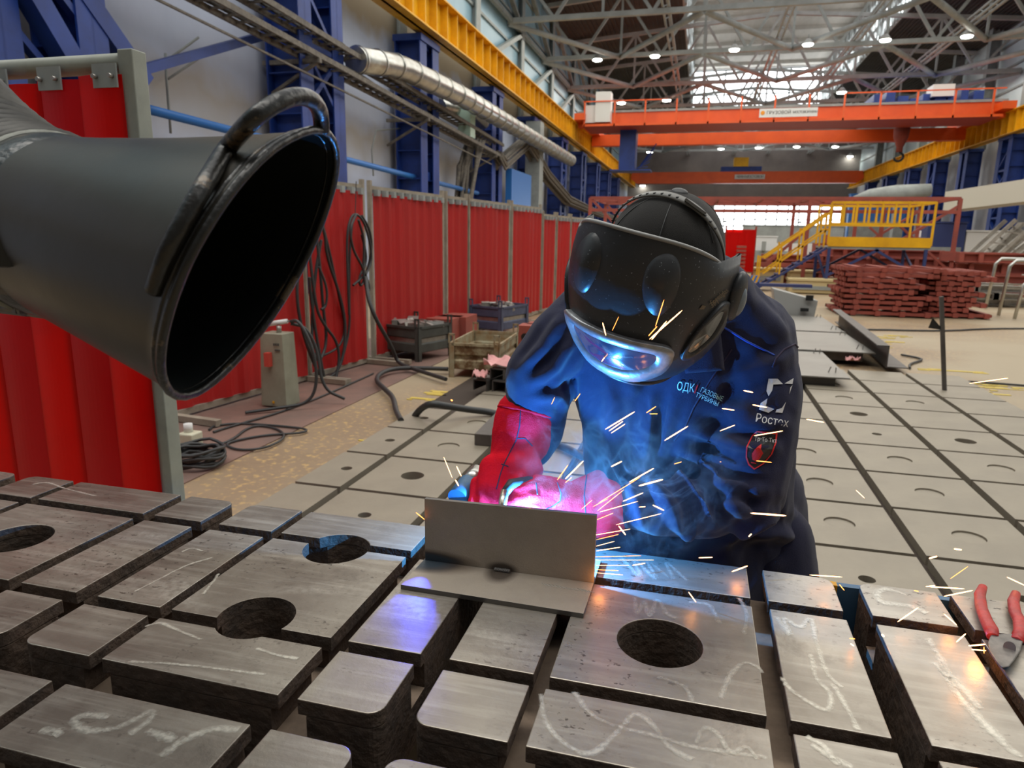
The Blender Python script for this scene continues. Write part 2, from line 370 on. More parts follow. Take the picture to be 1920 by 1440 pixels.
for i, x in enumerate((-2.4, 3.4, 7.6, 12.6)):
    b = MB(); b.bar((x-.15, 30, 12.4), (x-.15, 100, 12.4), .1, .1); b.bar((x+.15, 30, 12.4), (x+.15, 100, 12.4), .1, .1); b.bar((x, 30, 12.8), (x, 100, 12.8), .1, .1)
    for k in range(70): b.bar((x-.15 if k % 2 else x+.15, 30+k, 12.4), (x, 31+k, 12.8), .05, .05)
    b.build('longitudinal_tie', M['truss'], label=f'light lattice tie running down the hall under the roof, {ORD[i]} from the left', cat='tie beam', group='lattice ties under the roof')
# ---- high bay lamps
LP = [(1120, 112), (1228, 105), (1377, 93), (1515, 83), (1660, 75), (1813, 68), (1165, 193), (1250, 188), (1578, 173), (1218, 285), (1352, 279), (1422, 277), (1494, 275), (1566, 275), (1594, 293), (1205, 348)]
proto = None
for i, (px, py) in enumerate(LP):
    p = onz(px, py, 11.85) if py < 250 else ony(px, py, 90 if py < 290 else 99.5); s_ = 1.0 if py < 150 else (1.15 if py < 250 else 1.3)
    row = 'nearest row' if py < 150 else 'middle row' if py < 250 else 'far row'
    k = i if i < 6 else i-6 if i < 9 else i-9
    if proto is None:
        t = thing('high_bay_lamp', '', 'lamp', (0, 0, 0), 'lamps under the roof trusses')
        MB().tube([(0, 0, 0), (0, 0, .12), (0, 0, .28)], [.30, .22, .1], 14).build('lamp_shade', M['white'], t)
        MB().cyl((0, 0, -.01), (0, 0, -.06), .27, .24, 14).build('light_disc', M['lamp'], t)
        MB().cyl((0, 0, .28), (0, 0, .5), .02).build('hanger', M['grey_steel'], t)
        proto = t; o = t
    else: o = copy_tree(proto)
    o.location = p; o.scale = (s_,)*3
    o['label'] = f'glowing high bay lamp under the roof, {ORD[k]} from the left in the {row}'
# ---- travelling cranes
t = thing('overhead_crane', 'near orange overhead crane spanning the hall with white sign and blue cab', 'crane', (6, 50, 9.7))
x0, x1 = -8.7, 17.0
MB().lim(x0, x1, 49.6, 50.4, 8.82, 9.72).build('near_girder', M['orange'], t)
MB().lim(x0, x1, 56, 56.8, 8.38, 9.2).build('far_girder', M['orange'], t)
MB().lim(x0+.5, x1-.5, 48.6, 52.2, 8.74, 8.80).build('walkway', M['orange_dark'], t)
for x in (x0+.3, x1-.3): MB().lim(x-.35, x+.35, 48.3, 58, 9.12, 9.55).build('end_carriage', M['orange'], t)
b = MB()
for k in range(13): x = x0+.6+k*2.0; b.lim(x-.05, x+.05, 48.5, 48.58, 8.72, 10.3)
b.lim(x0+.5, x0+6, 48.5, 48.55, 10.25, 10.32); b.lim(x1-9, x1-.5, 48.5, 48.55, 10.25, 10.32); b.lim(x0+.5, x1-.5, 48.5, 48.55, 8.72, 8.86)
b.build('handrail', M['orange'], t)
MB().lim(x0, x1, 49.5, 49.6, 9.72, 9.86).build('top_rail', M['grey_steel'], t)
sg = MB().lim(3.0, 6.4, 48.38, 48.44, 8.98, 9.50).build('sign_board', M['white'], t)
def text(name, body, size, mt, parent=None, ext=.0, align='LEFT', font_shear=0, spacing=1.0):
    c = bpy.data.curves.new(name, 'FONT'); c.body = body; c.size = size; c.extrude = ext; c.align_x = align; c.shear = font_shear; c.space_character = spacing
    o = bpy.data.objects.new(name, c); COL.objects.link(o)
    dg = bpy.context.evaluated_depsgraph_get(); dg.update(); me = bpy.data.meshes.new_from_object(o.evaluated_get(dg)); bpy.data.objects.remove(o)
    me.materials.clear(); me.materials.append(mt); return me
def put_text(name, body, size, mt, parent, loc, rot, **k):
    me = text(name, body, size, mt, **k); me.transform(Matrix.Translation(loc) @ rot.to_4x4()); return link(name, me, parent)
RX = Matrix.Rotation(math.pi/2, 3, 'X')
M['ink'] = mat('dark_ink', (.05, .05, .05), .6); M['amber'] = mat('amber_ink', (.8, .3, .02), .6)
put_text('lettering', 'ГРУЗОВОЙ', .27, M['ink'], sg, V((3.42, 48.36, 9.16)), RX)
put_text('lettering', 'МОСТОВОЙ КРАН', .2, M['ink'], sg, V((4.95, 48.36, 9.18)), RX, spacing=.75)
MB().ball((3.2, 48.37, 9.25), (.13, .01, .13)).build('emblem', M['amber'], sg)
b = MB().lim(-7.4, -6.4, 48.6, 49.6, 9.0, 10.9); b.lim(-8.2, -7.4, 48.8, 49.5, 9.0, 10.1); b.build('electrical_cabinet', M['white'], t)
MB().lim(-5.9, -4.8, 50.5, 52, 6.1, 8.75).build('cab', M['blue'], t)
b = MB(); [b.bar((-4.7, 50.6+.2*k, 6.2), (-3.9+.1*k, 50.6, 6.3+.3*k), .05) for k in range(6)]; b.lim(-6.5, -3.7, 50.3, 52.2, 6.02, 6.1); b.build('cab_platform', M['blue'], t)
b = MB().lim(9.8, 16.3, 50.4, 56, 9.72, 10.05)
for k in range(9): x = 10.0+k*.7; h = R.uniform(.2, .8); b.lim(x, x+R.uniform(.3, .6), 51, 54, 10.05, 10.05+h)
b.build('hoist_trolley', M['blue'], t)
MB().lim(13.2, 14.4, 50.6, 52, 10.3, 11.0).build('hoist_cover', M['white'], t)
MB().tube([(12.3, 53, 8.8), (12.3, 53, 8.2), (12.3, 53, 7.6), (12.3, 53, 7.3)], [.5, .45, .2, .2], 12).build('hook_block', M['redox'], t)
MB().tube([V((12.3, 53, 7.3))+V((math.sin(a)*.28, 0, -.3+math.cos(a)*.28)) for a in [k*.5 for k in range(10)]], .08, 8).build('hook', M['black'], t)
t = thing('overhead_crane', 'far orange overhead crane with a small yellow and blue hoist on top', 'crane', (6, 88, 8.4))
MB().prism([(-8.7, 8.4), (-8.0, 7.85), (16.4, 7.85), (17.1, 8.4), (16.9, 9.15), (-8.5, 9.15)], 0, 1.2).build('girder', M['orange'], t)
g = kids(t)[0]; g.data.transform(Matrix.Translation((0, 88.6, 0)) @ Matrix.Rotation(math.pi/2, 4, 'X'))
sg = MB().lim(3.3, 6.6, 87.2, 87.3, 8.3, 8.8).build('sign_board', M['white'], t)
put_text('lettering', 'КРАН МОСТОВОЙ', .40, M['ink'], sg, V((3.5, 87.1, 8.42)), RX, spacing=.75)
MB().lim(1.7, 6.2, 87.4, 89.5, 9.15, 9.7).build('hoist_trolley', M['blue'], t)
MB().lim(3.1, 4.7, 87.3, 89, 9.7, 10.7).build('hoist_cover', M['yellow'], t)

# ---- services along the left wall
pts = [onx(655, 112, -9.2), onx(742, 110, -9.2)]
a, b_ = pts; c_ = V((-8.6, 21.2, 6.35)); d_ = V((-8.4, 44.5, 6.25))
t = thing('ventilation_duct', 'large round galvanised ventilation duct running down the left wall', 'duct', a)
path = [V((-8.9, 17.4, 5.85)), V((-8.8, 19.0, 6.1)), V((-8.7, 20.0, 6.2)), V((-8.5, 21.3, 6.15)), V((-8.3, 24, 6.15)), V((-8.3, 45, 6.2))]
MB().tube(path, [.33, .33, .33, .33, .33, .33], 20).build('pipe', M['galv'], t)
def along(pth, s_):
    L = 0
    for i in range(len(pth)-1):
        l = (pth[i+1]-pth[i]).length
        if L+l >= s_: return pth[i].lerp(pth[i+1], (s_-L)/l), (pth[i+1]-pth[i]).normalized()
        L += l
    return pth[-1], (pth[-1]-pth[-2]).normalized()
for k in range(28): p, d = along(path, .1+k*1.02); MB().tube([p-d*.03, p+d*.03], .36, 20).build('joint_ring', M['galv'], t)
t = MB().tube([onx(822, 200, -9.4), onx(872, 202, -9.4), onx(905, 230, -9.4)], .3, 14).build('ventilation_duct', M['galv'], label='short second galvanised duct elbow behind the long duct by a blue column', cat='duct')
for nm, (p, q), z in (('tray', ((-9.0, 9.5), (-9.0, 31)), 5.1), ('far', ((-9.0, 40), (-8.2, 100)), 4.6)):
    if nm == 'tray':
        t = thing('cable_tray', 'double ladder cable tray full of cables slanting along the left wall', 'cable tray', (-9, 10, 5))
        fr = MB()
        for dz in (0, .5):
            for dx in (-.25, .25): fr.bar((-9+dx, 9, 5.75+dz-.05), (-9+dx, 31, 4.9+dz), .05, .12)
            for k in range(54): y = 9+k*.4; z = 5.75+dz-.05-(.8*(y-9)/22); fr.bar((-9.25, y, z), (-8.75, y, z), .05, .04)
        fr.build('tray_frame', M['cable_tray'], t)
        cb = MB()
        for j in range(16):
            dz = .08+.5*(j % 2); dx = R.uniform(-.2, .2)
            cb.tube([(-9+dx+R.uniform(-.05, .05), 9+k*1.1, 5.72+dz-.8*k*.05+R.uniform(-.04, .05)) for k in range(21)], R.uniform(.018, .035), 5)
        cb.build('cable_bundle', M['cables'], t, kind='stuff')
        br = MB()
        for y in (15.3, 22, 29.8): z = 5.7-.8*(y-9)/22; br.bar((-10.2, y, z-.12), (-8.7, y, z-.12), .1, .1); br.bar((-10.2, y, z-.9), (-8.8, y, z-.15), .07, .07)
        br.bar((-9, 9, 5.3), (-9, 30, 4.5), .04, .04)
        br.build('bracket', M['cable_tray'], t)
    else:
        cb = MB()
        for j in range(22):
            dx, dz = R.uniform(-.3, .3), R.uniform(-.3, .3)
            cb.tube([(-9+dx, 30.5, 5.0+dz*.4), (-9+dx, 31.5, 4.7+dz), (-9+dx, 36, 6.2+dz), (-9+dx, 41, 5.0+dz), (-8.8+dx, 47, 3.9+dz), (-8.5+dx, 60, 3.4+dz*.7), (-8.4+dx, 96, 3.2+dz*.6)], .06, 5)
        cb.build('cable_bundle', M['cable_tray'], label='thick dusty bundle of cables sagging along the far left columns', cat='cables', kind='stuff')
cb = MB()
for j in range(14): dx = R.uniform(-.35, .35); cb.tube([(-9.2+dx, 28.2+R.uniform(-.6, .8), 5.3), (-9.3+dx, 27.8+dx, 4.2), (-9.4+dx, 27.6+R.uniform(-.3, .3), 3), (-9.4+dx, 27.5+dx, .1)], .07, 5)
cb.build('cable_drop', M['cable_tray'], label='tangle of dusty cables dropping from the tray down behind the red fence', cat='cables', kind='stuff')
MB().tube([onx(270, 203, -9.5), onx(895, 362, -9.5)], .085, 12).build('water_pipe', M['blue_bright'], label='bright blue pipe running along the left wall above the red fence', cat='pipe')
b = MB(); b.tube([onx(310, 115, -10), onx(372, 70, -10)], .025, 5); b.tube([onx(310, 100, -10), onx(312, 148, -10), onx(320, 250, -10)], .025, 5); b.tube([onx(315, 148, -10), onx(410, 84, -10)], .025, 5)
b.build('conduit', M['grey_steel'], label='thin grey branching conduit on the pale wall left of the cable tray', cat='conduit'); b = MB()
b.tube([onx(760, 240, -10), onx(705, 245, -10), onx(697, 280, -10), onx(700, 330, -10)], .025, 5)
b.build('conduit', M['grey_steel'], label='thin grey bent conduit below the cable tray left of a blue column', cat='conduit')
b = MB(); a = onx(875, 222, -9); b.box(a+V((0, 0, 0)), (.5, .6, 1.4)); b.build('signal_box', mat('pale_green', (.45, .62, .52), .4), label='pale green signal box on the blue column beneath the round duct', cat='electrical box')
b = MB(); b.lim(-9.2, -8.9, 33, 37, 0, 4.6); b.build('blue_cabinet', M['blue_bright'], label='tall bright blue cabinet against the left wall behind the red fence', cat='cabinet')
b = MB(); b.lim(-9.5, -8.7, 38, 38.9, 0, 7.5); b.build('grey_post', M['grey_steel'], label='grey steel post right of the tall blue cabinet on the left wall', cat='post')
# ================================================================ FLOOR PLATES AND THINGS ON THE FLOOR
def circle(cx, cy, r, n=28): return [(cx+r*math.cos(2*math.pi*k/n), cy+r*math.sin(2*math.pi*k/n)) for k in range(n)]
def cyl_obj(cx, cy, r, z0, z1, n=40):
    return MB().prism(circle(cx, cy, r, n), z0, z1).build('cutter', [], origin=(0, 0, 0))
M['plate'] = mat('pale_cast_iron_plate', (.33, .285, .215), .5, .15, c2=(.25, .215, .165), ns=3.2, amt=.9, bump=.08, bs=90)
M['plate_side'] = mat('rusty_plate_edge', (.07, .05, .035), .85)
gx = [-2.28, -1.93, -1.32, -.71, -.10, .51, 1.12, 1.73, 2.34, 2.93]
gy = [2.16, 2.80, 3.45, 4.09, 4.745, 5.40, 6.05, 6.70, 7.35, 8.0, 8.65]
holes = {(5, 2): 'plug', (5, 3): 'plug', (6, 2): 'plug', (6, 3): 'plug', (6, 4): 'plug', (7, 3): 'plug', (7, 4): 'plug', (5, 1): 'small', (7, 1): 'plug', (6, 1): 'small', (1, 2): 'dark', (1, 3): 'plug',
         (5, 4): 'plug', (7, 5): 'dark', (6, 5): 'small', (1, 1): 'small', (0, 3): 'small', (0, 4): 'small', (0, 2): 'small', (1, 4): 'plug', (8, 4): 'small', (8, 5): 'small', (6, 6): 'dark', (6, 7): 'plug', (7, 7): 'plug', (2, 2): 'plug', (2, 1): 'dark', (3, 2): 'plug', (5, 5): 'small', (6, 8): 'plug'}
HN = {'plug': 'plugged hole', 'dark': 'open round hole', 'small': 'small dark hole', None: 'plain top'}
for i in range(9):
    for j in range(10):
        x0, x1, y0, y1 = gx[i]+.026, gx[i+1]-.026, gy[j]+.017, gy[j+1]-.017
        if i == 0 and j > 4: continue
        h = holes.get((i, j)); cx, cy = (x0+x1)/2, (y0+y1)/2
        if i == 0: cx = x1-.12
        pl = MB().lim(x0, x1, y0, y1, -.015, .035)
        row = ORD[j]; cl = ORD[8-i]
        lab = f'grey floor plate, {HN[h]}, {row} row behind table, {cl} from right edge'
        o = pl.build('floor_plate', [M['plate'], M['plate_side']], label=lab, cat='floor plate', group='cast iron plates laid in the shop floor', origin=(cx, cy, -.015))
        if h:
            r_ = {'plug': .078, 'dark': .072, 'small': .036}[h]
            c = cyl_obj(0, 0, r_, -.1, .2, 28); c.location = (cx, cy, -.015); boolean(o, c)
            if h == 'plug': MB().prism(circle(cx, cy, r_-.003), -.012, .026).build('plug', M['plate'], o)
MB().lim(-2.3, 2.95, 2.1, 8.7, -.02, -.013).build('floor_bed', mat('dark_slot_bottom', (.05, .035, .025), .9), kind='structure')

# ---- red welding curtains
def curtain_mat(name, c, c2, see=0.):
    m = mat(name, c, .35, c2=c2, ns=1.0, amt=.9, spec=.4, stretch=(3, 3, .5))
    nt = m.node_tree; N = nt.nodes; L = nt.links; p = N['Principled BSDF']; out = N['Material Output']
    tr = N.new('ShaderNodeBsdfTranslucent'); tr.inputs[0].default_value = (*[min(1, q*1.3) for q in c], 1); mx = N.new('ShaderNodeMixShader'); mx.inputs[0].default_value = .35
    L.new(p.outputs[0], mx.inputs[1]); L.new(tr.outputs[0], mx.inputs[2]); tp = N.new('ShaderNodeBsdfTransparent'); tp.inputs[0].default_value = (.85, .03, .02, 1); m2 = N.new('ShaderNodeMixShader'); m2.inputs[0].default_value = see
    L.new(mx.outputs[0], m2.inputs[1]); L.new(tp.outputs[0], m2.inputs[2]); L.new(m2.outputs[0], out.inputs[0]); return m
M['curtain'] = curtain_mat('red_curtain_vinyl', (.74, .010, .006), (.60, .008, .006), .35)
M['curtain_far'] = curtain_mat('dusty_red_curtain_vinyl', (.62, .03, .03), (.52, .05, .045))
M['curtain_dk'] = curtain_mat('overlap_shade_curtain_vinyl', (.60, .006, .014), (.50, .005, .010), .1)  # darker copy: dimming of light through overlapped strips put into the colour
# near screen, standing parallel to the end wall at the left
Y0 = 1.93
t = thing('curtain_screen', 'large near red welding curtain on a pale grey frame behind the black hood', 'welding screen', (-2.4, Y0, 0))
pt = ony(250, 95, Y0); XP = pt.x; ZT = pt.z
b = MB().lim(XP-.035, XP+.02, Y0-.03, Y0+.03, 0, ZT+.0); b.build('post', M['post'], t, bevel=.004)
MB().lim(XP-2.2, XP-2.14, Y0-.03, Y0+.03, 0, ZT).build('post', M['post'], t)
MB().tube([(XP-2.2, Y0, ZT-.035), (XP-.03, Y0, ZT-.035)], .03, 14).build('top_rail', M['post'], t)
for q in (XP-2.17, XP-.01):
    MB().lim(q-.03, q+.03, Y0-.32, Y0+.32, .0, .05).build('foot', M['post'], t)
for k in range(13):
    x1 = XP-.02-k*.16; x0 = x1-(.165 if k % 2 == 0 else .175); s_ = MB(); n = 10; ring = []
    fr_, bk = [], []
    off = -.004*(k % 2)
    for q in range(n+1):
        x = x0+(x1-x0)*q/n; bow = -.012*math.sin(math.pi*q/n)
        fr_.append((x, Y0-.036-off+bow)); bk.append((x, Y0-.034-off+bow))
    s_.prism(fr_+bk[::-1], .06, ZT-.075-.008*(k % 3)); s_.build('curtain_strip', M['curtain'] if k % 2 == 0 else M['curtain_dk'], t)
for k in range(7):
    x = XP-.07-k*.215
    pl = MB().lim(x-.045, x+.045, Y0-.052, Y0-.046, ZT-.115, ZT-.045); pl.build('clamp_plate', M['grey_steel'], t)
    bb = MB()
    for dx in (-.03, .03): bb.cyl((x+dx, Y0-.05, ZT-.083), (x+dx, Y0-.068, ZT-.083), .007, None, 8)
    for dx in (-.03, .03): bb.build('bolt', M['steel'], t) if dx < 0 else None

# far run of screens down the left of the floor
FA, FB = V((-4.05, 4.6, 0)), V((-2.86, 14.8, 0))
def pix(p): d = V(p)-EYE; w = d.dot(FW); return 960+F_PX*d.dot(RT)/w, 720-F_PX*d.dot(UP)/w
def at_fence(px, A=FA, B=FB):
    lo, hi = -1.2, 3.
    for _ in range(40):
        m_ = (lo+hi)/2
        if pix(A.lerp(B, m_)+V((0, 0, 1)))[0] < px: lo = m_
        else: hi = m_
    return A.lerp(B, lo)
def screen(a, b_, zt, label, feet=True):
    a, b_ = V(a), V(b_); d = (b_-a).normalized(); n_ = V((-d.y, d.x, 0)); t = thing('curtain_screen', label, 'welding screen', (a+b_)/2, 'far red curtain screens in a row')
    for q in (a, b_): MB().bar(q, q+V((0, 0, zt+.06)), .045).build('post', M['brownsteel'], t)
    MB().bar(a+V((0, 0, zt-.02)), b_+V((0, 0, zt-.02)), .04).build('top_rail', M['brownsteel'], t)
    L_ = (b_-a).length; n = max(8, int(L_/.055)); f1, f2 = [], []
    for k in range(n+1):
        q = a+d*(.04+(L_-.08)*k/n) + n_*(-.03+.012*(1 if k % 4 < 2 else -1) + .012*math.sin(k*.35)); f1.append((q.x, q.y)); q2 = q+n_*.004; f2.append((q2.x, q2.y))
    MB().prism(f1[::-1]+f2 if False else f1+f2[::-1], .06, zt-.08).build('curtain', M['curtain_far'], t, fixn=True)
    m = max(3, int(L_/.17)); lugs = MB()
    for k in range(m):
        q = a+d*(L_*(k+.5)/m)-n_*.035; lugs.box(q+V((0, 0, zt-.075)), (.07, .07, .07))
    lugs.build('hanging_clips', M['grey_steel'], t, kind='stuff')
    MB().bar(a+V((0, 0, .03)), b_+V((0, 0, .03)), .05).build('bottom_rail', M['brownsteel'], t)
    if feet:
        for q in (a, b_): MB().bar(q-n_*.5+V((0, 0, .02)), q+n_*.3+V((0, 0, .02)), .06, .05).build('foot', M['brownsteel'], t)
    return t
SC = [(300, 566, 'directly behind the pedestal with the clamp'), (571, 683, 'behind the hanging loops of black hose'), (697, 829, 'behind the dark grey scrap crate'), (836, 873, 'narrow one behind the red oxide blocks'),
      (878, 952, 'behind the blue crate'), (958, 1011, 'right of the blue crate'), (1016, 1038, 'narrow bright one left of the worker'), (1042, 1064, 'pale one beside the worker\'s shoulder'), (1068, 1100, 'farthest short one touching the helmet in the view')]
for p0, p1, w in SC:
    a, b_ = at_fence(p0), at_fence(p1); zt = 2.03 if p0 < 1000 else 1.92
    screen(a, b_, zt, f'red curtain screen in a beige frame, {w}')
# ---- lone red curtain in the middle distance
a, b_ = onz(1366, 505, .45), onz(1417, 505, .45)
a = ony(1362, 430, 24); b_ = ony(1418, 430, 24)
t = thing('curtain_screen', 'small bright red curtain right of the worker\'s head in the distance', 'welding screen', (a.x, 24, 0))
sb = MB(); 
for k in range(9):
    x = a.x+(b_.x-a.x)*k/9; sb.lim(x, x+.105, 24+.02*(k % 2), 24.03+.02*(k % 2), .45, a.z)
sb.build('curtain', M['curtain'], t); MB().bar((a.x, 24.1, 0), (a.x, 24.1, a.z+.1), .06).build('post', M['redox'], t); MB().bar((b_.x, 24.1, 0), (b_.x, 24.1, a.z+.1), .06).build('post', M['redox'], t)
b = MB()
for k in range(7): b.lim(a.x+.35, b_.x-.3, 23.2, 23.8, .5+k*.12, .57+k*.12)
b.lim(a.x+.3, b_.x-.25, 23.1, 23.9, 0, .5)
b.build('stacked_brackets', M['redox'], label='small pile of brown metal brackets in front of the small red curtain', cat='pile')

# ---- black hoses hung on the fence
def hose(pts, r, label, name='welding_cable', smooth=3, group=None, mt=None):
    P_ = [V(p) for p in pts]
    for _ in range(smooth):
        q = [P_[0]]
        for i in range(len(P_)-1): q += [P_[i].lerp(P_[i+1], .25), P_[i].lerp(P_[i+1], .75)]
        P_ = q+[P_[-1]]
    return MB().tube(P_, r, 8).build(name, mt or M['rubber'], label=label, cat='cable', group=group)
def fence_hose(pxs, off, r, label):
    out = []
    for i, (px, py) in enumerate(pxs):
        n_ = V((.99, -.12, 0)); A, B = FA+n_*(off+.02*math.sin(i*1.7)), FB+n_*off
        d = ray(px, py); dn = (B-A).cross(V((0, 0, 1))).normalized(); k = (A-EYE).dot(dn)/d.dot(dn); out.append(EYE+d*k)
    return hose(out, r, label, group='black hoses hung on the red fence')
fence_hose([(600, 415), (610, 440), (612, 480), (640, 560), (650, 620), (640, 690), (610, 715), (590, 690), (560, 600), (555, 520), (575, 450), (590, 430)], .10, .016, 'longest black hose loop hanging on the red fence above the pedestal')
fence_hose([(592, 430), (600, 500), (606, 580), (614, 640), (600, 680), (585, 665), (585, 600), (590, 520), (602, 450)], .14, .016, 'inner black hose loop hanging on the red fence above the pedestal')
fence_hose([(580, 470), (590, 560), (600, 600), (640, 650), (628, 725), (612, 728), (596, 650), (583, 560), (580, 520)], .18, .015, 'looped black hose reaching lowest on the red fence above the pedestal')
fence_hose([(605, 420), (620, 480), (636, 560), (648, 610), (640, 650), (600, 670), (588, 668), (600, 655)], .07, .013, 'thin black hose crossing to the right of the loops on the red fence')
fence_hose([(598, 500), (614, 540), (612, 575), (602, 580)], .2, .013, 'short black hose hook shape on the red fence between the loops')
fence_hose([(655, 590), (652, 520), (650, 440), (658, 405), (670, 400), (685, 420), (697, 470), (695, 500), (680, 520), (662, 535)], .14, .014, 'coiled black hose hung on the fence post with an outward pointing end')
fence_hose([(668, 402), (655, 430), (662, 470), (680, 500), (694, 540), (690, 548), (680, 520), (684, 450), (672, 412)], .18, .014, 'second black coil hung on the fence post under a wire')
fence_hose([(678, 404), (694, 430), (698, 470), (685, 520), (676, 540), (672, 520), (690, 490), (678, 440)], .11, .014, 'third black coil hung on the fence post, looped tightly')
fence_hose([(660, 420), (655, 480), (655, 560), (656, 620), (640, 680), (634, 690)], .06, .013, 'straight black hose falling from the fence post to the floor')
fence_hose([(668, 340), (666, 400)], .1, .005, 'thin wire from the fence rail down to the black coils')
Z0 = .04
hose([onx(686, 520, -3.5), onx(690, 560, -3.4), onx(705, 600, -3.3), onz(735, 650, .25), onz(745, 680, Z0), onz(770, 690, Z0), onz(836, 711, Z0)], .022, 'black welding cable running down from the fence to the rusty crate', smooth=3)
hose([onz(840, 692, Z0), onz(790, 690, Z0), onz(745, 690, Z0), onz(715, 698, Z0), onz(703, 712, Z0), onz(722, 730, Z0), onz(738, 745, Z0), onz(742, 770, Z0), onz(752, 788, Z0)], .024, 'thick black cable curving over the floor left of the floor plates', smooth=3)
hose([onz(778, 780, .03), onz(790, 765, .12), onz(808, 756, .2), onz(840, 762, .16), onz(880, 768, .1), onz(940, 775, .05), onz(1000, 825, .07), onz(1045, 832, .07), onz(1100, 860, .07)], .028, 'ribbed black cable arching over the floor plates behind the red glove', smooth=3)
hose([onz(392, 806, 0), onz(400, 798, 0), onz(450, 793, 0), onz(520, 798, 0), onz(578, 804, 0), onz(570, 812, 0), onz(500, 815, 0), onz(440, 826, 0), onz(420, 834, 0), onz(450, 845, 0), onz(500, 840, 0), onz(538, 820, 0), onz(520, 802, 0), onz(470, 796, 0), onz(430, 830, 0), onz(380, 838, .02)], .009, 'thin black lead looped loosely on the floor left of the coil', smooth=3, name='thin_cable')
hose([onz(400, 810, 0), onz(430, 800, 0), onz(520, 775, 0), onz(600, 745, 0), onz(700, 700, 0)], .009, 'thin black lead running along the foot of the fence', smooth=2, name='thin_cable')
hose([onz(1500, 620, 0), onz(1600, 617, 0), onz(1770, 621, 0), onz(1850, 616, 0), onz(1935, 616, 0)], .016, 'thin dark cable crossing the bare floor in the upper right', smooth=2, name='thin_cable')
hose([onz(1690, 665, 0), onz(1728, 672, 0), onz(1728, 676, 0), onz(1705, 682, 0), onz(1706, 690, 0)], .014, 'short looped lead on the floor right of the dark steel angle', smooth=2, name='thin_cable')
hose([onz(1745, 712, 0), onz(1830, 716, 0), onz(1935, 724, 0)], .012, 'thin dark lead behind the foot of the upright rod', smooth=2, name='thin_cable')
# coil of cable on the floor
c = onz(372, 868, .0); b = MB()
for k in range(9):
    rr = .17-.012*(k % 4); zz = .02+.022*(k//2); b.tube([c+V((rr*math.cos(q*.35+k), rr*math.sin(q*.35+k)*.95, zz+.012*math.sin(q+k))) for q in range(18)], .011, 7, closed=True)
b.build('cable_coil', M['rubber'], label='coil of black cable lying on the floor right of the near curtain post', cat='cable coil')
p = onz(340, 848, .0); t = thing('plug_socket', 'cream coloured socket box beside the coil of black cable', 'socket', p)
MB().box(p+V((-.02, .12, .06)), (.12, .12, .10)).build('box', mat('cream_plastic', (.62, .60, .45), .4), t, bevel=.01); MB().cyl(p+V((-.03, .12, .11)), p+V((-.03, .12, .17)), .03).build('plug', M['white'], t)
# pedestal
p = onz(527, 757, 0); p2 = onz(553, 762, 0)
t = thing('control_pedestal', 'grey green metal pedestal with an earth clamp on top in front of the red fence', 'pedestal', p)
H_ = .64; b = MB(); b.loft([[p+V((x*w, y*w, z)) for x, y in ((-1, -.85), (1, -.85), (1, .85), (-1, .85))] for w, z in ((.125, 0), (.125, .02), (.108, H_))], caps=True, sm=False)
b.build('housing', mat('grey_green_cabinet', (.33, .33, .25), .5, c2=(.27, .27, .20), ns=6), t, bevel=.004)
MB().box(p+V((-.02, -.125, .42)), (.05, .05, .12)).build('red_socket', mat('worn_red_plastic', (.6, .07, .05), .5), t)
b = MB()
for k in range(3): b.box(p+V((.03+.02*k, -.101+0, .55)), (.012, .004, .02))
b.box(p+V((.06, -.1, .50)), (.05, .004, .012)); b.build('faded_markings', M['ink'], t)
MB().box(p+V((.0, -.112, .04)), (.02, .004, .02)).build('yellow_sticker', M['yellow'], t)
q = p+V((.02, 0, H_)); t2 = thing('earth_clamp', 'white and silver clamp lying on top of the grey green pedestal', 'clamp', q)
MB().cyl(q+V((0, 0, 0)), q+V((0, 0, .06)), .022).build('stub', M['steel'], t2); MB().cyl(q+V((-.11, -.02, .07)), q+V((.07, .03, .10)), .022, .02).build('handle', M['white'], t2)
MB().cyl(q+V((.07, .03, .10)), q+V((.15, .05, .10)), .008).build('pin', M['steel'], t2)
hose([q+V((.1, .03, .1)), q+V((.2, 0, .12)), q+V((.32, 0, -.1)), q+V((.36, 0, -.4)), q+V((.3, -.05, -.6)), q+V((.1, -.2, -.62)), q+V((-.1, -.4, -.63))], .014, 'black lead arching from the clamp on the pedestal to the floor')
hose([q+V((.1, .03, .08)), q+V((.2, .1, .05)), q+V((.28, .15, -.15)), q+V((.34, .1, -.5)), q+V((.5, .2, -.6))], .014, 'second black lead arching from the clamp behind the first one')
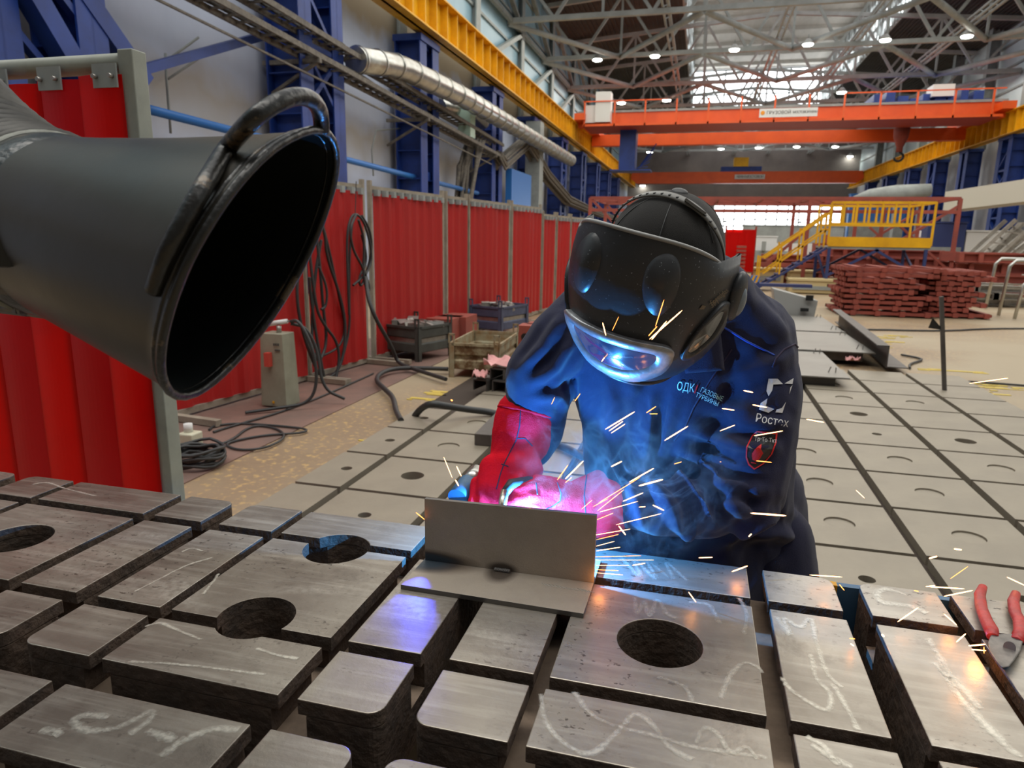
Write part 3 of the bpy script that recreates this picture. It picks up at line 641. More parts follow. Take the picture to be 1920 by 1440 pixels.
# ---- crates
def crate(c, w, d, h, mt, label, rusty=None, fill=None, rot=.0, group='stackable steel crates on the floor'):
    t = thing('steel_crate', label, 'crate', c, group); Rm = Matrix.Rotation(rot, 4, 'Z')
    def pt_(m): m.v = [c+(Rm @ v) for v in m.v]; return m
    for sx in (-1, 1):
        for sy in (-1, 1):
            b = MB(); b.lim(sx*(w/2), sx*(w/2-.06), sy*(d/2), sy*(d/2-.01), 0, h); b.lim(sx*(w/2), sx*(w/2-.01), sy*(d/2), sy*(d/2-.06), 0, h)
            pt_(b).build('corner_post', mt, t)
            b = MB(); x = sx*(w/2-.03); y = sy*(d/2-.01); b.lim(x-.035, x-.02, y-.01, y+.01, h, h+.10); b.lim(x+.02, x+.035, y-.01, y+.01, h, h+.10); b.lim(x-.035, x+.035, y-.01, y+.01, h+.08, h+.10)
            pt_(b).build('stacking_lug', mt, t)
    for ax in (0, 1):
        for s_ in (-1, 1):
            b = MB()
            if ax == 0:
                y = s_*(d/2-.012); L_ = w/2-.03; prof = ((.0, 0), (.0, .09), (-.02*s_, .12), (-.02*s_, .16), (0, .19), (0, .27))
            z0 = h*.26; zz = [z0, z0+(h-z0)*.30, z0+(h-z0)*.36, z0+(h-z0)*.5, z0+(h-z0)*.56, h]; oo = [0, 0, -.022, -.022, 0, 0]
            r1, r2 = [], []
            for z, o_ in zip(zz, oo):
                q = s_*((d if ax == 0 else w)/2-.012+o_); e = (w if ax == 0 else d)/2-.03
                r1.append([(e, q, z), (-e, q, z)] if ax == 0 else [(q, e, z), (q, -e, z)])
            for k in range(5):
                a_, b__ = r1[k], r1[k+1]; b.poly([a_[0], a_[1], b__[1], b__[0]]); qn = -.006*s_
                sh = (lambda p_: (p_[0], p_[1]+qn, p_[2])) if ax == 0 else (lambda p_: (p_[0]+qn, p_[1], p_[2])); b.poly([sh(b__[0]), sh(b__[1]), sh(a_[1]), sh(a_[0])])
            e = (w if ax == 0 else d)/2-.03; q = s_*((d if ax == 0 else w)/2)
            b.lim(*((-e, e, q-.02*s_, q) if ax == 0 else (q-.02*s_, q, -e, e)), h-.03, h)
            pt_(b).build('side_panel', rusty if (rusty and ax == 0 and s_ < 0) else mt, t)
    pt_(MB().lim(-w/2+.02, w/2-.02, -d/2+.02, d/2-.02, h*.24, h*.28)).build('bottom', mt, t)
    if fill:
        b = MB()
        for k in range(fill):
            q = V((R.uniform(-.38, .38)*w, R.uniform(-.38, .38)*d, h*R.uniform(.85, 1.05))); rot_ = Matrix.Rotation(R.uniform(0, 3), 3, 'Z') @ Matrix.Rotation(R.uniform(-.5, .5), 3, 'X')
            b.box(q, (R.uniform(.06, .2), R.uniform(.04, .12), R.uniform(.02, .08)), rot_)
        b.lim(-w/2+.03, w/2-.03, -d/2+.03, d/2-.03, h*.3, h*.85)
        pt_(b).build('scrap_metal', M['steel'], label='pile of metal offcuts filling the ' + fillname, cat='scrap', kind='stuff')
    return t
M['crate_dark'] = mat('dark_grey_crate', (.075, .08, .07), .6, c2=(.05, .05, .045), ns=7)
M['crate_blue'] = mat('faded_blue_crate', (.085, .10, .17), .6, c2=(.055, .065, .12), ns=7)
M['crate_rust'] = mat('rusty_grey_green_crate', (.36, .33, .22), .65, c2=(.26, .14, .05), ns=7, amt=.5)
fillname = 'dark grey crate'
a, b_ = onz(790, 678, 0), onz(703, 664, 0)
crate(V((-3.37, 8.02, -.012)), .62, .64, .42, M['crate_dark'], 'dark grey steel crate full of scrap at the foot of the red fence', fill=40, rot=-.33)
fillname = 'faded blue crate'
crate(V((-2.98, 10.42, -.02)), .60, .80, .46, M['crate_blue'], 'faded blue steel crate with offcuts, farthest of the three crates', fill=30, rot=-.30)
crate(V((-2.30, 7.48, -.02)), .56, 1.05, .38, M['crate_rust'], 'empty rusty cream and green steel crate nearest the floor plates', rot=.06, rusty=mat('heavily_rusted_cream_paint', (.42, .36, .22), .7, c2=(.14, .07, .025), ns=9, amt=.35))
for k, (px, py, w_) in enumerate(((833, 645, .5), (858, 640, .5))):
    p = onz(px, py, 0); b = MB().box(p+V((0, 0, .2)), (.42, .5, .36)); o = b.build('steel_block', M['redox'], label=f'red oxide steel block with round hole, {["left", "right"][k]} of the pair beside the dark crate', cat='block', group='red oxide blocks')
    MB().cyl(p+V((.05, -.251, .2)), p+V((.05, -.262, .2)), .06).build('hole_ring', M['black'], o)
for k, (px, py) in enumerate(((985, 654), (1000, 650))):
    p = onz(px, py, 0); b = MB().box(p+V((0, .1, .16)), (.2, .3, .32)); o = b.build('steel_block', M['redox'], label=f'small dark red steel block with a hole, {["left", "right"][k]} of the two beside the worker\'s elbow', cat='block', group='dark red blocks')
    MB().cyl(p+V((.0, -.052, .17)), p+V((.0, -.06, .17)), .05).build('hole_ring', M['black'], o)
# bundle of steel channels with pink rags
def channel(a, b_, w, h, up=0, label=''):
    a, b_ = V(a)+V((0, 0, up)), V(b_)+V((0, 0, up)); d = (b_-a).normalized(); x = V((d.y, -d.x, 0)); b = MB()
    b.bar(a+V((0, 0, h)), b_+V((0, 0, h)), w, .012)
    for s_ in (-1, 1): b.bar(a+x*(s_*w/2)+V((0, 0, h/2)), b_+x*(s_*w/2)+V((0, 0, h/2)), .012, h)
    return b.build('steel_channel', M['chan'], label=label, cat='steel channel', group='bundle of steel channels')
M['chan'] = mat('dark_mill_steel', (.13, .12, .11), .5, .5, c2=(.09, .08, .075), ns=3)
A = onz(900, 732, .04); B = A+V((.45, 2.6, 0))
channel(A, B, .14, .1, .0, 'dark steel channel on the floor plates, left one at the bottom of the bundle')
channel(A+V((.19, 0, 0)), B+V((.19, 0, 0)), .14, .1, .0, 'dark steel channel on the floor plates, middle one at the bottom of the bundle')
channel(A+V((.40, .03, 0)), B+V((.40, .03, 0)), .14, .1, .0, 'dark steel channel on the floor plates, right one at the bottom of the bundle')
channel(A+V((.16, .02, 0)), B+V((.16, 0, 0)), .14, .1, .115, 'dark steel channel lying on top of the bundle under the pink rag')
M['rag'] = mat('pink_rag_cloth', (.80, .42, .40), .8, c2=(.7, .33, .32), ns=8)
def rag(c, w, d, label, dz=.05):
    b = MB(); n = 12; rows = []
    for i in range(n):
        rows.append([V(c)+V(((k/(n-1)-.5)*w, (i/(n-1)-.5)*d, .01+dz*abs(noise.noise(V((i*.35+c[0]*9, k*.35, 0)))*2))) for k in range(n)])
    b.loft(rows, closed=False); o = b.build('rag', M['rag'], label=label, cat='rag'); s_ = o.modifiers.new('s', 'SOLIDIFY'); s_.thickness = .006; return o
rag(A+V((.24, .12, .235)), .42, .22, 'pink crumpled rag draped over the top steel channel', .07)
rag(A+V((-.0, .05, .125)), .14, .2, 'small pale pink rag hanging at the end of the steel channels', .06)
rag(onz(1598, 677, .05), .16, .1, 'small pink rag on the floor plates right of the worker', .05)
b = MB(); x = onz(835, 845, .04); b.bar(onz(905, 830, .06)+V((0, 0, .02)), onz(960, 770, .06)+V((0, 0, .02)), .12, .08); b.build('steel_bar', M['chan'], label='grey steel bar lying on the floor plates behind the red glove', cat='steel bar')

# ---- plates with lugs on the right behind the worker
def lug_plate(y0, y1, x0, x1, z, label, legs=True):
    t = thing('steel_cover_plate', label, 'steel plate', ((x0+x1)/2, (y0+y1)/2, .035), 'large steel plates raised on the floor behind the worker')
    MB().lim(x0, x1, y0, y1, z-.012, z).build('plate', M['pl2'], t)
    for x, y in ((x1-.14, y0+.28), (x1-.10, y1-.22), (x0+.2, y0+.2), (x0+.2, y1-.25)):
        b = MB(); b.bar((x-.02, y, z), (x, y, z+.06), .02, .008); b.bar((x+.05, y, z), (x+.05, y, z+.055), .02, .008); b.build('lifting_lug', M['pl2'], t)
    if legs: MB().lim(x0+.05, x1-.12, y0+.08, y1-.1, .035, z-.012).build('under_frame', M['chan'], t)
M['pl2'] = mat('grey_sheet_steel', (.30, .285, .26), .45, .4, c2=(.25, .235, .21), ns=1.5)
p1, p2 = onz(1590, 712, .14), onz(1530, 652, .14)
lug_plate(onz(1590, 709, .14).y, onz(1560, 659, .14).y, -.2, onz(1594, 709, .14).x, .14, 'nearest raised steel plate right behind the worker\'s arm')
lug_plate(onz(1580, 659, .16).y, onz(1560, 624, .16).y, 0, onz(1637, 659, .16).x, .16, 'middle raised steel plate with small lifting lugs')
lug_plate(onz(1580, 623, .14).y, onz(1500, 592, .14).y, -.1, onz(1585, 623, .14).x, .14, 'farthest raised steel plate before the grey box girder')
a, b_ = onz(1662, 690, .04), onz(1572, 608, .04)
b = MB(); b.bar(a+V((0, 0, .13)), b_+V((0, 0, .13)), .012, .26); b.bar(a+V((-.06, 0, .26)), b_+V((-.06, 0, .26)), .13, .012); b.bar(a+V((.12, .0, .01)), b_+V((.1, .3, .01)), .22, .012)
b.build('angle_section', M['chan'], label='long dark steel angle section along the right edge of the raised plates', cat='steel section')
a = onz(1440, 590, .1); c2 = V((a.x, a.y, .1)); dx = V((1.15, 0, 0))
pA, pB, pC, pD = onz(1455, 592, .12), onz(1527, 594, .12), ony(1534, 564, onz(1527, 594, .12).y), ony(1450, 541, onz(1455, 592, .12).y)
b = MB(); bk = V((0, .5, 0)); b.v += [pA, pB, pC, pD, pA+bk, pB+bk, pC+bk, pD+bk]
for q in ((0, 1, 2, 3), (5, 4, 7, 6), (3, 2, 6, 7), (0, 4, 5, 1), (1, 5, 6, 2), (4, 0, 3, 7)): b.face(list(q))
t = thing('box_girder', 'grey sloped box girder with two slots standing behind the raised plates', 'girder', pA)
b.build('body', mat('grey_zinc_primer', (.36, .36, .34), .5), t, bevel=.01)
MB().lim(pC.x-.23, pC.x-.1, pA.y-.01, pA.y+.02, pB.z+.3, pB.z+.4).build('slot', M['black'], t); MB().lim(pC.x-.3, pC.x-.16, pA.y-.01, pA.y+.02, pB.z+.1, pB.z+.16).build('slot', M['black'], t)
# rod with triangular pointer
p = onz(1771, 738, .0); top = ony(1765, 556, p.y)
t = thing('marker_rod', 'upright dark steel rod with a black triangular pointer standing on the floor', 'rod', p)
MB().bar(p, top, .035, .035).build('rod', M['chan'], t); MB().box(p+V((0, 0, .01)), (.12, .12, .02)).build('foot', M['chan'], t)
tp = ony(1769, 619, p.y); MB().poly([tp, ony(1741, 615, p.y), ony(1749, 596, p.y)]).poly([ony(1749, 596, p.y)+V((0, .01, 0)), ony(1741, 615, p.y)+V((0, .01, 0)), tp+V((0, .01, 0))]).build('pointer', M['black'], t)
# yellow floor markings
ym = MB(); rr = random.Random(3)
for (px, py) in [(1640, 632), (1665, 630), (1625, 645), (1655, 640), (1640, 650), (1800, 695), (1840, 724), (1870, 727), (1825, 733), (1748, 693), (790, 752), (815, 742), (835, 735), (1000, 657), (985, 660), (1010, 652), (690, 835), (560, 935)]:
    c_ = onz(px, py, -.015)
    for k in range(7): q = c_+V((rr.uniform(-.2, .2), rr.uniform(-.12, .12), 0)); ym.lim(q.x, q.x+rr.uniform(.05, .25), q.y, q.y+rr.uniform(.02, .06), -.019, -.016+.0005*k)
o = ym.build('floor_marking', mat('worn_yellow_line', (.62, .46, .08), .6), kind='structure')

# ---- far middle and right
def stack(y, x0, x1, z1, n, label, group=None, seed=1, d=1.6):
    rr = random.Random(seed); first = None; h = z1/n
    for k in range(n):
        b = MB(); a_ = x0+rr.uniform(-.08, .08); e = x1+rr.uniform(-.25, .25); z = k*h
        b.lim(a_, e, y, y+.12, z+.02, z+h*.75); b.lim(a_, e, y+d-.12, y+d, z+.02, z+h*.75); b.lim(a_, a_+.12, y, y+d, z+.02, z+h*.75); b.lim(e-.12, e, y, y+d, z+.02, z+h*.75)
        for q in range(4): xx = a_+(e-a_)*(q+.5)/4; b.lim(xx, xx+.1, y-.03, y+d, z, z+h*.9)
        for q in range(3): b.lim(a_-.01, a_+.1, y+.35*q+.25, y+.35*q+.35, z, z+h*.9)
        b.build('steel_pallet', M['redox'], label=f'red oxide steel pallet, {ORD[k]} from bottom of the {label}', cat='pallet', group=group or label)
p = onz(1578, 582, 0)
stack(onz(1640, 592, 0).y, onz(1578, 590, 0).x, onz(1722, 590, 0).x, 1.0, 9, 'left pile behind the rod', seed=1)
stack(onz(1640, 592, 0).y+.3, onz(1722, 592, 0).x+.1, onz(1845, 600, 0).x, .95, 9, 'right pile behind the rod', seed=2)
# yellow platform with stairs
Yp = 22.0
def q_(px, py, y=Yp): return ony(px, py, y)
t = thing('access_platform', 'yellow railed access platform on dark blue legs with stairs', 'platform', q_(1640, 560))
x0, x1 = q_(1552, 460).x, q_(1745, 460).x; zf = q_(1650, 460).z; zt = q_(1650, 380).z
rl = MB(); dY = 2.2
for y in (Yp, Yp+dY):
    rl.bar((x0, y, zt), (x1, y, zt), .07); rl.bar((x0, y, (zt+zf)/2), (x1, y, (zt+zf)/2), .06)
    for k in range(9): x = x0+(x1-x0)*k/8; rl.bar((x, y, (zt+zf)/2 if k not in (0, 8) else zf), (x, y, zt), .055)
rl.bar((x1, Yp, zt), (x1, Yp+dY, zt), .06); rl.build('railing', M['yellow'], t)
MB().lim(x0, x1, Yp-.03, Yp+.03, zf-.05, zf+.22).build('toe_board', M['yellow'], t); MB().lim(x0, x1, Yp, Yp+dY, zf-.12, zf-.05).build('deck', M['grey_steel'], t)
lg = MB()
for x, d_ in ((x0+.05, 1), (x1-.1, -1)):
    for y in (Yp, Yp+dY):
        lg.bar((x, y, 0), (x, y, zf-.1), .08); lg.bar((x+d_*.0, y, .5), (x+d_*1.3, y, zf-.12), .07)
    lg.bar((x, Yp, .1), (x, Yp+dY, .1), .07); lg.bar((x, Yp, .3), (x, Yp+dY, zf-.2), .06)
lg.bar((x0-.9, Yp, .05), (x1, Yp, .05), .06)
lg.build('legs', M['darkblue'], t)
st = MB(); sx = x0-1.9
for y in (Yp+.1, Yp+.9): st.bar((x0, y, zf-.1), (sx, y, 0), .12, .06)
for k in range(7): f_ = (k+1)/8; xx = x0+(sx-x0)*f_; zz = (zf-.1)*(1-f_); st.lim(xx-.12, xx+.12, Yp+.1, Yp+.9, zz-.02, zz+.02)
st.build('stair', M['darkblue'], t)
st = MB()
for y in (Yp+.1, Yp+.9):
    st.bar((x0, y, zf+.9), (sx+.2, y, .95), .06); st.bar((x0, y, zf+.45), (sx+.2, y, .5), .05)
    for f_ in (.05, .35, .65, .95): xx = x0+(sx-x0)*f_; zz = (zf)*(1-f_); st.bar((xx, y, zz), (xx, y, zz+.95), .05)
st.build('stair_rail', M['yellow'], t)
# big red open frame
Yf = 24.5
t = thing('scaffold_frame', 'large open red steel frame structure spanning behind the platform', 'steel frame', (2, Yf, 0))
xl, xr = ony(1108, 360, Yf).x, ony(1803, 360, Yf).x; zt = ony(1500, 372, Yf).z
for y in (Yf, Yf+2.0, Yf+4):
    b = MB(); b.bar((xl, y, zt), (xr, y, zt), .12, .1); b.bar((xl, y, zt-.4*(y == Yf)), (xr, y, zt-.4*(y == Yf)), .1, .1)
    b.build('top_beam', M['redox'], t)
b = MB()
for k in range(9):
    x = xl+(xr-xl)*k/8; b.bar((x, Yf, zt), (x, Yf+4, zt), .07); b.bar((x, Yf, zt), (x+(xr-xl)/8*(k < 8), Yf+4, zt), .05)
b.build('cross_members', M['redox'], t)
for x in (xl, ony(1520, 370, Yf).x, ony(1660, 370, Yf).x, xr):
    for y in (Yf, Yf+4): MB().bar((x, y, 0), (x, y, zt), .11).build('post', M['redox'], t)
b = MB()
for (xa, xb) in ((xl, xl+1.2), (ony(1640, 370, Yf).x, xr)):
    for y in (Yf, Yf+4): MB().bar((xa, y, zt if xa == xl else .9), (xb, y, zt-1.2 if xa == xl else zt-.2), .08).build('diagonal_brace', M['redox'], t); MB().bar((xb, y, .6), (xb-1.6, y, zt-.8), .07).build('diagonal_brace', M['redox'], t)
b.bar((ony(1415, 495, Yf).x, Yf, ony(1415, 495, Yf).z), (xr, Yf, ony(1415, 495, Yf).z), .12); b.bar((ony(1430, 490, Yf).x, Yf, .6), (ony(1560, 400, Yf).x, Yf, 2.5), .09)
b.build('lower_rail', M['redox'], t)
# long handrail sections (silver), inclined trusses, white duct, clutter
for i, (px, py, w_, h_) in enumerate(((1848, 560, .75, .9), (1872, 574, .7, .9), (1902, 580, .6, .55))):
    p = onz(px, py+18, 0); b = MB(); h_ = h_+.25
    b.tube([p, p+V((.06, 0, h_-.12)), p+V((.16, 0, h_)), p+V((w_, 0, h_)), p+V((w_+.1, 0, h_-.12)), p+V((w_+.1, 0, 0))], .035, 8); b.bar(p+V((.04, 0, h_*.5)), p+V((w_+.1, 0, h_*.5)), .03)
    b.build('handrail_section', M['galv'], label=f'silver tubular handrail section standing on the floor at the right edge, {["left", "middle", "right"][i]} one', cat='handrail', group='silver handrail sections')
def q2(px, py, y): return ony(px, py, y)
Yi = 27
for i, (A_, B_, h_) in enumerate((((1792, 515), (1905, 412), .55), ((1830, 518), (1935, 430), .3), ((1862, 518), (1960, 445), .25))):
    a_, b__ = q2(*A_, Yi+i*.3), q2(*B_, Yi+i*.3); b = MB(); n = 10
    for dy in (0, .8):
        b.bar(a_+V((0, dy, 0)), b__+V((0, dy, 0)), .08, .12); b.bar(a_+V((h_, dy, -.1)), b__+V((h_, dy, -.1)), .07, .1)
    for k in range(n): p = a_.lerp(b__, k/n); b.bar(p, p+V((h_, .8*(k % 2), -.1)), .04); 
    b.bar(a_+V((h_/2, .3, -.08)), b__+V((h_/2, .3, -.08)), h_*.8, .02)
    b.build('inclined_conveyor', mat(f'weathered_light_steel_{i}', (.42, .40, .35), .6, c2=(.25, .23, .2), ns=4), label=f'inclined pale steel conveyor section leaning at the right edge, {["left", "middle", "right"][i]} one', cat='conveyor', group='inclined conveyor sections')
a_, b__ = q2(1790, 378, 30), q2(1960, 355, 26)
b = MB(); b.bar(a_, b__, .8, .7); b.build('fabric_duct', mat('cream_fabric_duct', (.62, .60, .50), .7), label='wide cream fabric duct slanting across the right wall', cat='duct')
b = MB(); b.bar(q2(1680, 362, 40), V((*q2(1680, 362, 40).xy, -.02)), .12); b.tube([q2(1600, 372, 40), q2(1630, 366, 40), q2(1680, 362, 40), q2(1745, 356, 40)], [.1, .3, .4, .3], 12); b.build('silver_duct', M['grey_steel'], label='pale bulging duct behind the yellow platform railing', cat='duct')
t = thing('striped_barrier', 'blue and yellow striped barrier between the worker and the red curtain', 'barrier', onz(1405, 545, 0))
Yb = 20; a_, b__ = q2(1392, 516, Yb), q2(1424, 529, Yb)
MB().lim(a_.x, b__.x, Yb, Yb+.06, b__.z, a_.z).build('board', M['blue_bright'], t)
b = MB()
for k in range(4):
    x = a_.x+(b__.x-a_.x)*k/4; w_ = (b__.x-a_.x)/8; b.poly([(x, Yb-.005, b__.z), (x+w_, Yb-.005, b__.z), (x+w_*2, Yb-.005, a_.z), (x+w_, Yb-.005, a_.z)])
b.build('stripes', M['yellow'], t); b = MB(); b.lim(a_.x, a_.x+.06, Yb+.01, Yb+.06, 0, b__.z); b.lim(b__.x-.06, b__.x, Yb+.01, Yb+.06, 0, b__.z); b.lim(a_.x, a_.x+1.8, Yb, Yb+.3, .25, .33); b.build('leg', M['darkblue'], t)
# red beam piles in the middle distance
def pile(px0, px1, py, y, h, n, mt, label, seed, d=2.0):
    rr = random.Random(seed); a_ = onz(px0, py, 0); x0, x1 = ony(px0, py, y).x, ony(px1, py, y).x
    for k in range(n):
        z = h*k/n; o_ = rr.uniform(0, .4); yy = y+rr.uniform(0, d-.3)*.3
        b = MB(); hh = h/n*.9; b.lim(x0+o_, x1-rr.uniform(0, .5), yy, yy+.25, z+hh*.85, z+hh); b.lim(x0+o_, x1-o_, yy, yy+.25, z, z+hh*.15); b.lim(x0+o_, x1-o_, yy+.11, yy+.14, z, z+hh)
        b.lim(x0, x1-o_, yy+d*.6, yy+d*.6+.25, z, z+hh)
        for q in range(3): xx = rr.uniform(x0, x1-.2); b.lim(xx, xx+.12, yy-.05, yy+.3, z, z+hh)
        b.build('steel_beam', mt, label=f'{"red oxide" if mt is M["redox"] else "pale"} steel beam, {ORD[k]} layer of the {label}', cat='steel beam', group=label)
pile(1430, 1560, 520, 26, 1.0, 5, M['redox'], 'beam pile left of the platform stairs', 5)
pile(1560, 1800, 515, 25, 1.25, 5, M['redox'], 'beam pile under the yellow platform', 6)
pile(1790, 1960, 520, 23, 1.25, 4, M['redox'], 'beam pile behind the silver handrails', 7)
pile(1800, 1960, 560, 19, .5, 3, M['steel'], 'pale bars behind the silver handrails', 8)
M['tarp'] = mat('cream_board', (.6, .48, .25), .7)
for i, (px, py, y, w_, h_, mt, lb) in enumerate(((1440, 520, 24.8, 1.0, .5, M['tarp'], 'cream boxed load in the middle distance left of the stairs'), (1505, 518, 24.9, .8, .45, M['tarp'], 'cream boxed load beside the platform stairs'),
        (1545, 548, 21.5, 1.9, .35, M['tarp'], 'pale wooden crate on the floor below the platform stairs'), (1640, 440, 60, 4.0, 5.0, M['blue_bright'], 'bright blue machine tower seen through the platform'), (1405, 500, 34, 2.2, 1.6, M['white'], 'pale machine cabinet right of the red curtain'),
        (1480, 500, 40, 5.0, 2.2, M['grey_steel'], 'long grey machine bed in the far middle'), (1900, 520, 30, 3.5, 1.9, M['white'], 'pale cabinets at the right edge behind the conveyors'), (1765, 505, 30, 1.3, 2.2, M['darkblue'], 'dark blue machine right of the red frame post'))):
    p = ony(px, py, y); t = thing('far_machine' if h_ > 1 else 'storage_box', lb, 'machine' if h_ > 1 else 'box', (p.x, y, 0))
    MB().lim(p.x-w_/2, p.x+w_/2, y, y+.8, 0, h_).build('body', mt, t, bevel=.03); MB().lim(p.x-w_/2+.1, p.x+w_/2-.1, y-.03, y, h_*.3, h_*.6).build('front_panel', M['grey_steel'] if mt is not M['grey_steel'] else M['white'], t)
    MB().lim(p.x-w_/2-.03, p.x+w_/2+.03, y-.03, y+.83, h_, h_+.06).build('lid', mt, t)
rr = random.Random(11)
for k in range(26):
    y = rr.uniform(33, 58); px = rr.uniform(1380, 1740); p = ony(px, 500, y); w_ = rr.uniform(.5, 2.2); h_ = rr.uniform(.4, 1.9); mt = rr.choice([M['redox'], M['steel'], M['white'], M['blue'], M['grey_steel'], M['tarp']])
    b = MB().lim(p.x, p.x+w_, y, y+.6, 0, h_)
    b.lim(p.x+w_*.2, p.x+w_*.3, y-.2, y+.1, h_, h_+.4); b.lim(p.x-.1, p.x+w_*.5, y-.15, y, h_*.4, h_*.55)
    b.build('workpiece', mt, label='distant steel workpiece standing among others beyond the red frame', cat='workpiece', group='distant workpieces beyond the red frame')
# ================================================================ THE SLOTTED WELDING TABLE
TZ = .88
def iron_mat():
    m = bpy.data.materials.new('worn_cast_iron'); m.use_nodes = True; nt = m.node_tree; N = nt.nodes; L = nt.links; p = N['Principled BSDF']
    geo = N.new('ShaderNodeNewGeometry')
    def noi(sc, det=6, rough=.6, dist=0, scale=None, rot=0, loc=(0, 0, 0)):
        n = N.new('ShaderNodeTexNoise'); n.inputs['Scale'].default_value = sc; n.inputs['Detail'].default_value = det; n.inputs['Roughness'].default_value = rough; n.inputs['Distortion'].default_value = dist
        mp = N.new('ShaderNodeMapping'); mp.inputs['Rotation'].default_value = (0, 0, rot); mp.inputs['Location'].default_value = loc
        if scale: mp.inputs['Scale'].default_value = scale
        L.new(geo.outputs['Position'], mp.inputs[0]); L.new(mp.outputs[0], n.inputs[0]); return n.outputs[0]
    def ramp(src, a, b, c0=(0, 0, 0, 1), c1=(1, 1, 1, 1)):
        r = N.new('ShaderNodeValToRGB'); e = r.color_ramp.elements; e[0].position = a; e[1].position = b; e[0].color = c0; e[1].color = c1; L.new(src, r.inputs[0]); return r.outputs[0]
    def mix(f, a, b, mode='MIX'):
        x = N.new('ShaderNodeMix'); x.data_type = 'RGBA'; x.blend_type = mode
        for s_, v in ((0, f), (6, a), (7, b)):
            if hasattr(v, 'links'): L.new(v, x.inputs[s_])
            else: x.inputs[s_].default_value = v
        return x.outputs[2]
    def mul(a, k):
        x = N.new('ShaderNodeMath'); x.operation = 'MULTIPLY'
        for s_, v in ((0, a), (1, k)):
            if hasattr(v, 'links'): L.new(v, x.inputs[s_])
            else: x.inputs[s_].default_value = v
        return x.outputs[0]
    base = ramp(noi(5, 8, .65), .3, .72, (.155, .125, .100, 1), (.31, .275, .225, 1))
    sp = N.new('ShaderNodeSeparateXYZ'); L.new(geo.outputs['Position'], sp.inputs[0])
    wr = N.new('ShaderNodeMapRange'); wr.inputs[1].default_value = -.75; wr.inputs[2].default_value = .15; L.new(sp.outputs[0], wr.inputs[0])
    right_lit = ramp(noi(4.0, 7, .62), .28, .72, (.27, .235, .19, 1), (.52, .475, .405, 1))  # paler tone paints in the brighter light on the table's right
    c = mix(wr.outputs[0], base, right_lit)
    # fine brushed streaks in two directions, soft bright wipes, dark stains and casting pits
    st1 = ramp(noi(60, 3, .6, 0, (.06, 1, 1), .25), .5, .75); c = mix(mul(st1, .35), c, (.60, .56, .48, 1))
    st2 = ramp(noi(45, 3, .6, 0, (.08, 1, 1), -1.0, (3, 1, 0)), .55, .78); c = mix(mul(st2, .30), c, (.62, .58, .50, 1))
    wipe = mul(ramp(noi(6, 3, .5, .8, (.35, 1, 1), .5), .58, .74), ramp(noi(90, 3), .3, .65)); c = mix(mul(wipe, .45), c, (.70, .66, .58, 1))
    stain = ramp(noi(9, 6, .7, .3, None, 0, (5, 5, 0)), .56, .72); c = mix(mul(stain, .45), c, (.10, .08, .065, 1))
    dens = ramp(noi(3.5, 2), .42, .6); pit = mul(ramp(noi(95, 3, .6, .2, (.8, 1.3, 1)), .62, .67), dens); c = mix(mul(pit, .8), c, (.06, .045, .035, 1))
    L.new(c, p.inputs['Base Color']); p.inputs['Metallic'].default_value = .6
    rg = ramp(noi(8, 6, .6, 0, (.4, 1, 1), .4), .3, .7, (.27,)*3+(1,), (.52,)*3+(1,)); L.new(rg, p.inputs['Roughness'])
    bp = N.new('ShaderNodeBump'); bp.inputs['Strength'].default_value = .16; bp.inputs['Distance'].default_value = .004; L.new(noi(70, 6, .7), bp.inputs['Height']); L.new(bp.outputs[0], p.inputs['Normal'])
    return m
M['iron'] = iron_mat()
M['iron_side'] = mat('dark_rough_casting', (.065, .050, .040), .75, .2, c2=(.15, .10, .07), ns=18, amt=.7, bump=.6, bs=70)
M['slot'] = mat('brown_slot_bottom', (.30, .22, .155), .75, c2=(.17, .12, .085), ns=12)
CX = [(-.153, -.023), (0, .296), (.325, .447)]
CY = [(-.143, -.026), (0, .290), (.318, .437)]
def round_poly(x0, x1, y0, y1, cr):
    """ccw rectangle, cr = radii for corners (x0y0, x1y0, x1y1, x0y1)"""
    out = []
    for (cx, cy, a0, r_) in ((x0, y0, 180, cr[0]), (x1, y0, 270, cr[1]), (x1, y1, 0, cr[2]), (x0, y1, 90, cr[3])):
        if r_ <= 0: out.append((cx, cy)); continue
        sx = 1 if cx == x0 else -1; sy = 1 if cy == y0 else -1
        for k in range(7): a = math.radians(a0+15*k); out.append((cx+sx*r_+r_*math.cos(a), cy+sy*r_+r_*math.sin(a)))
    return out
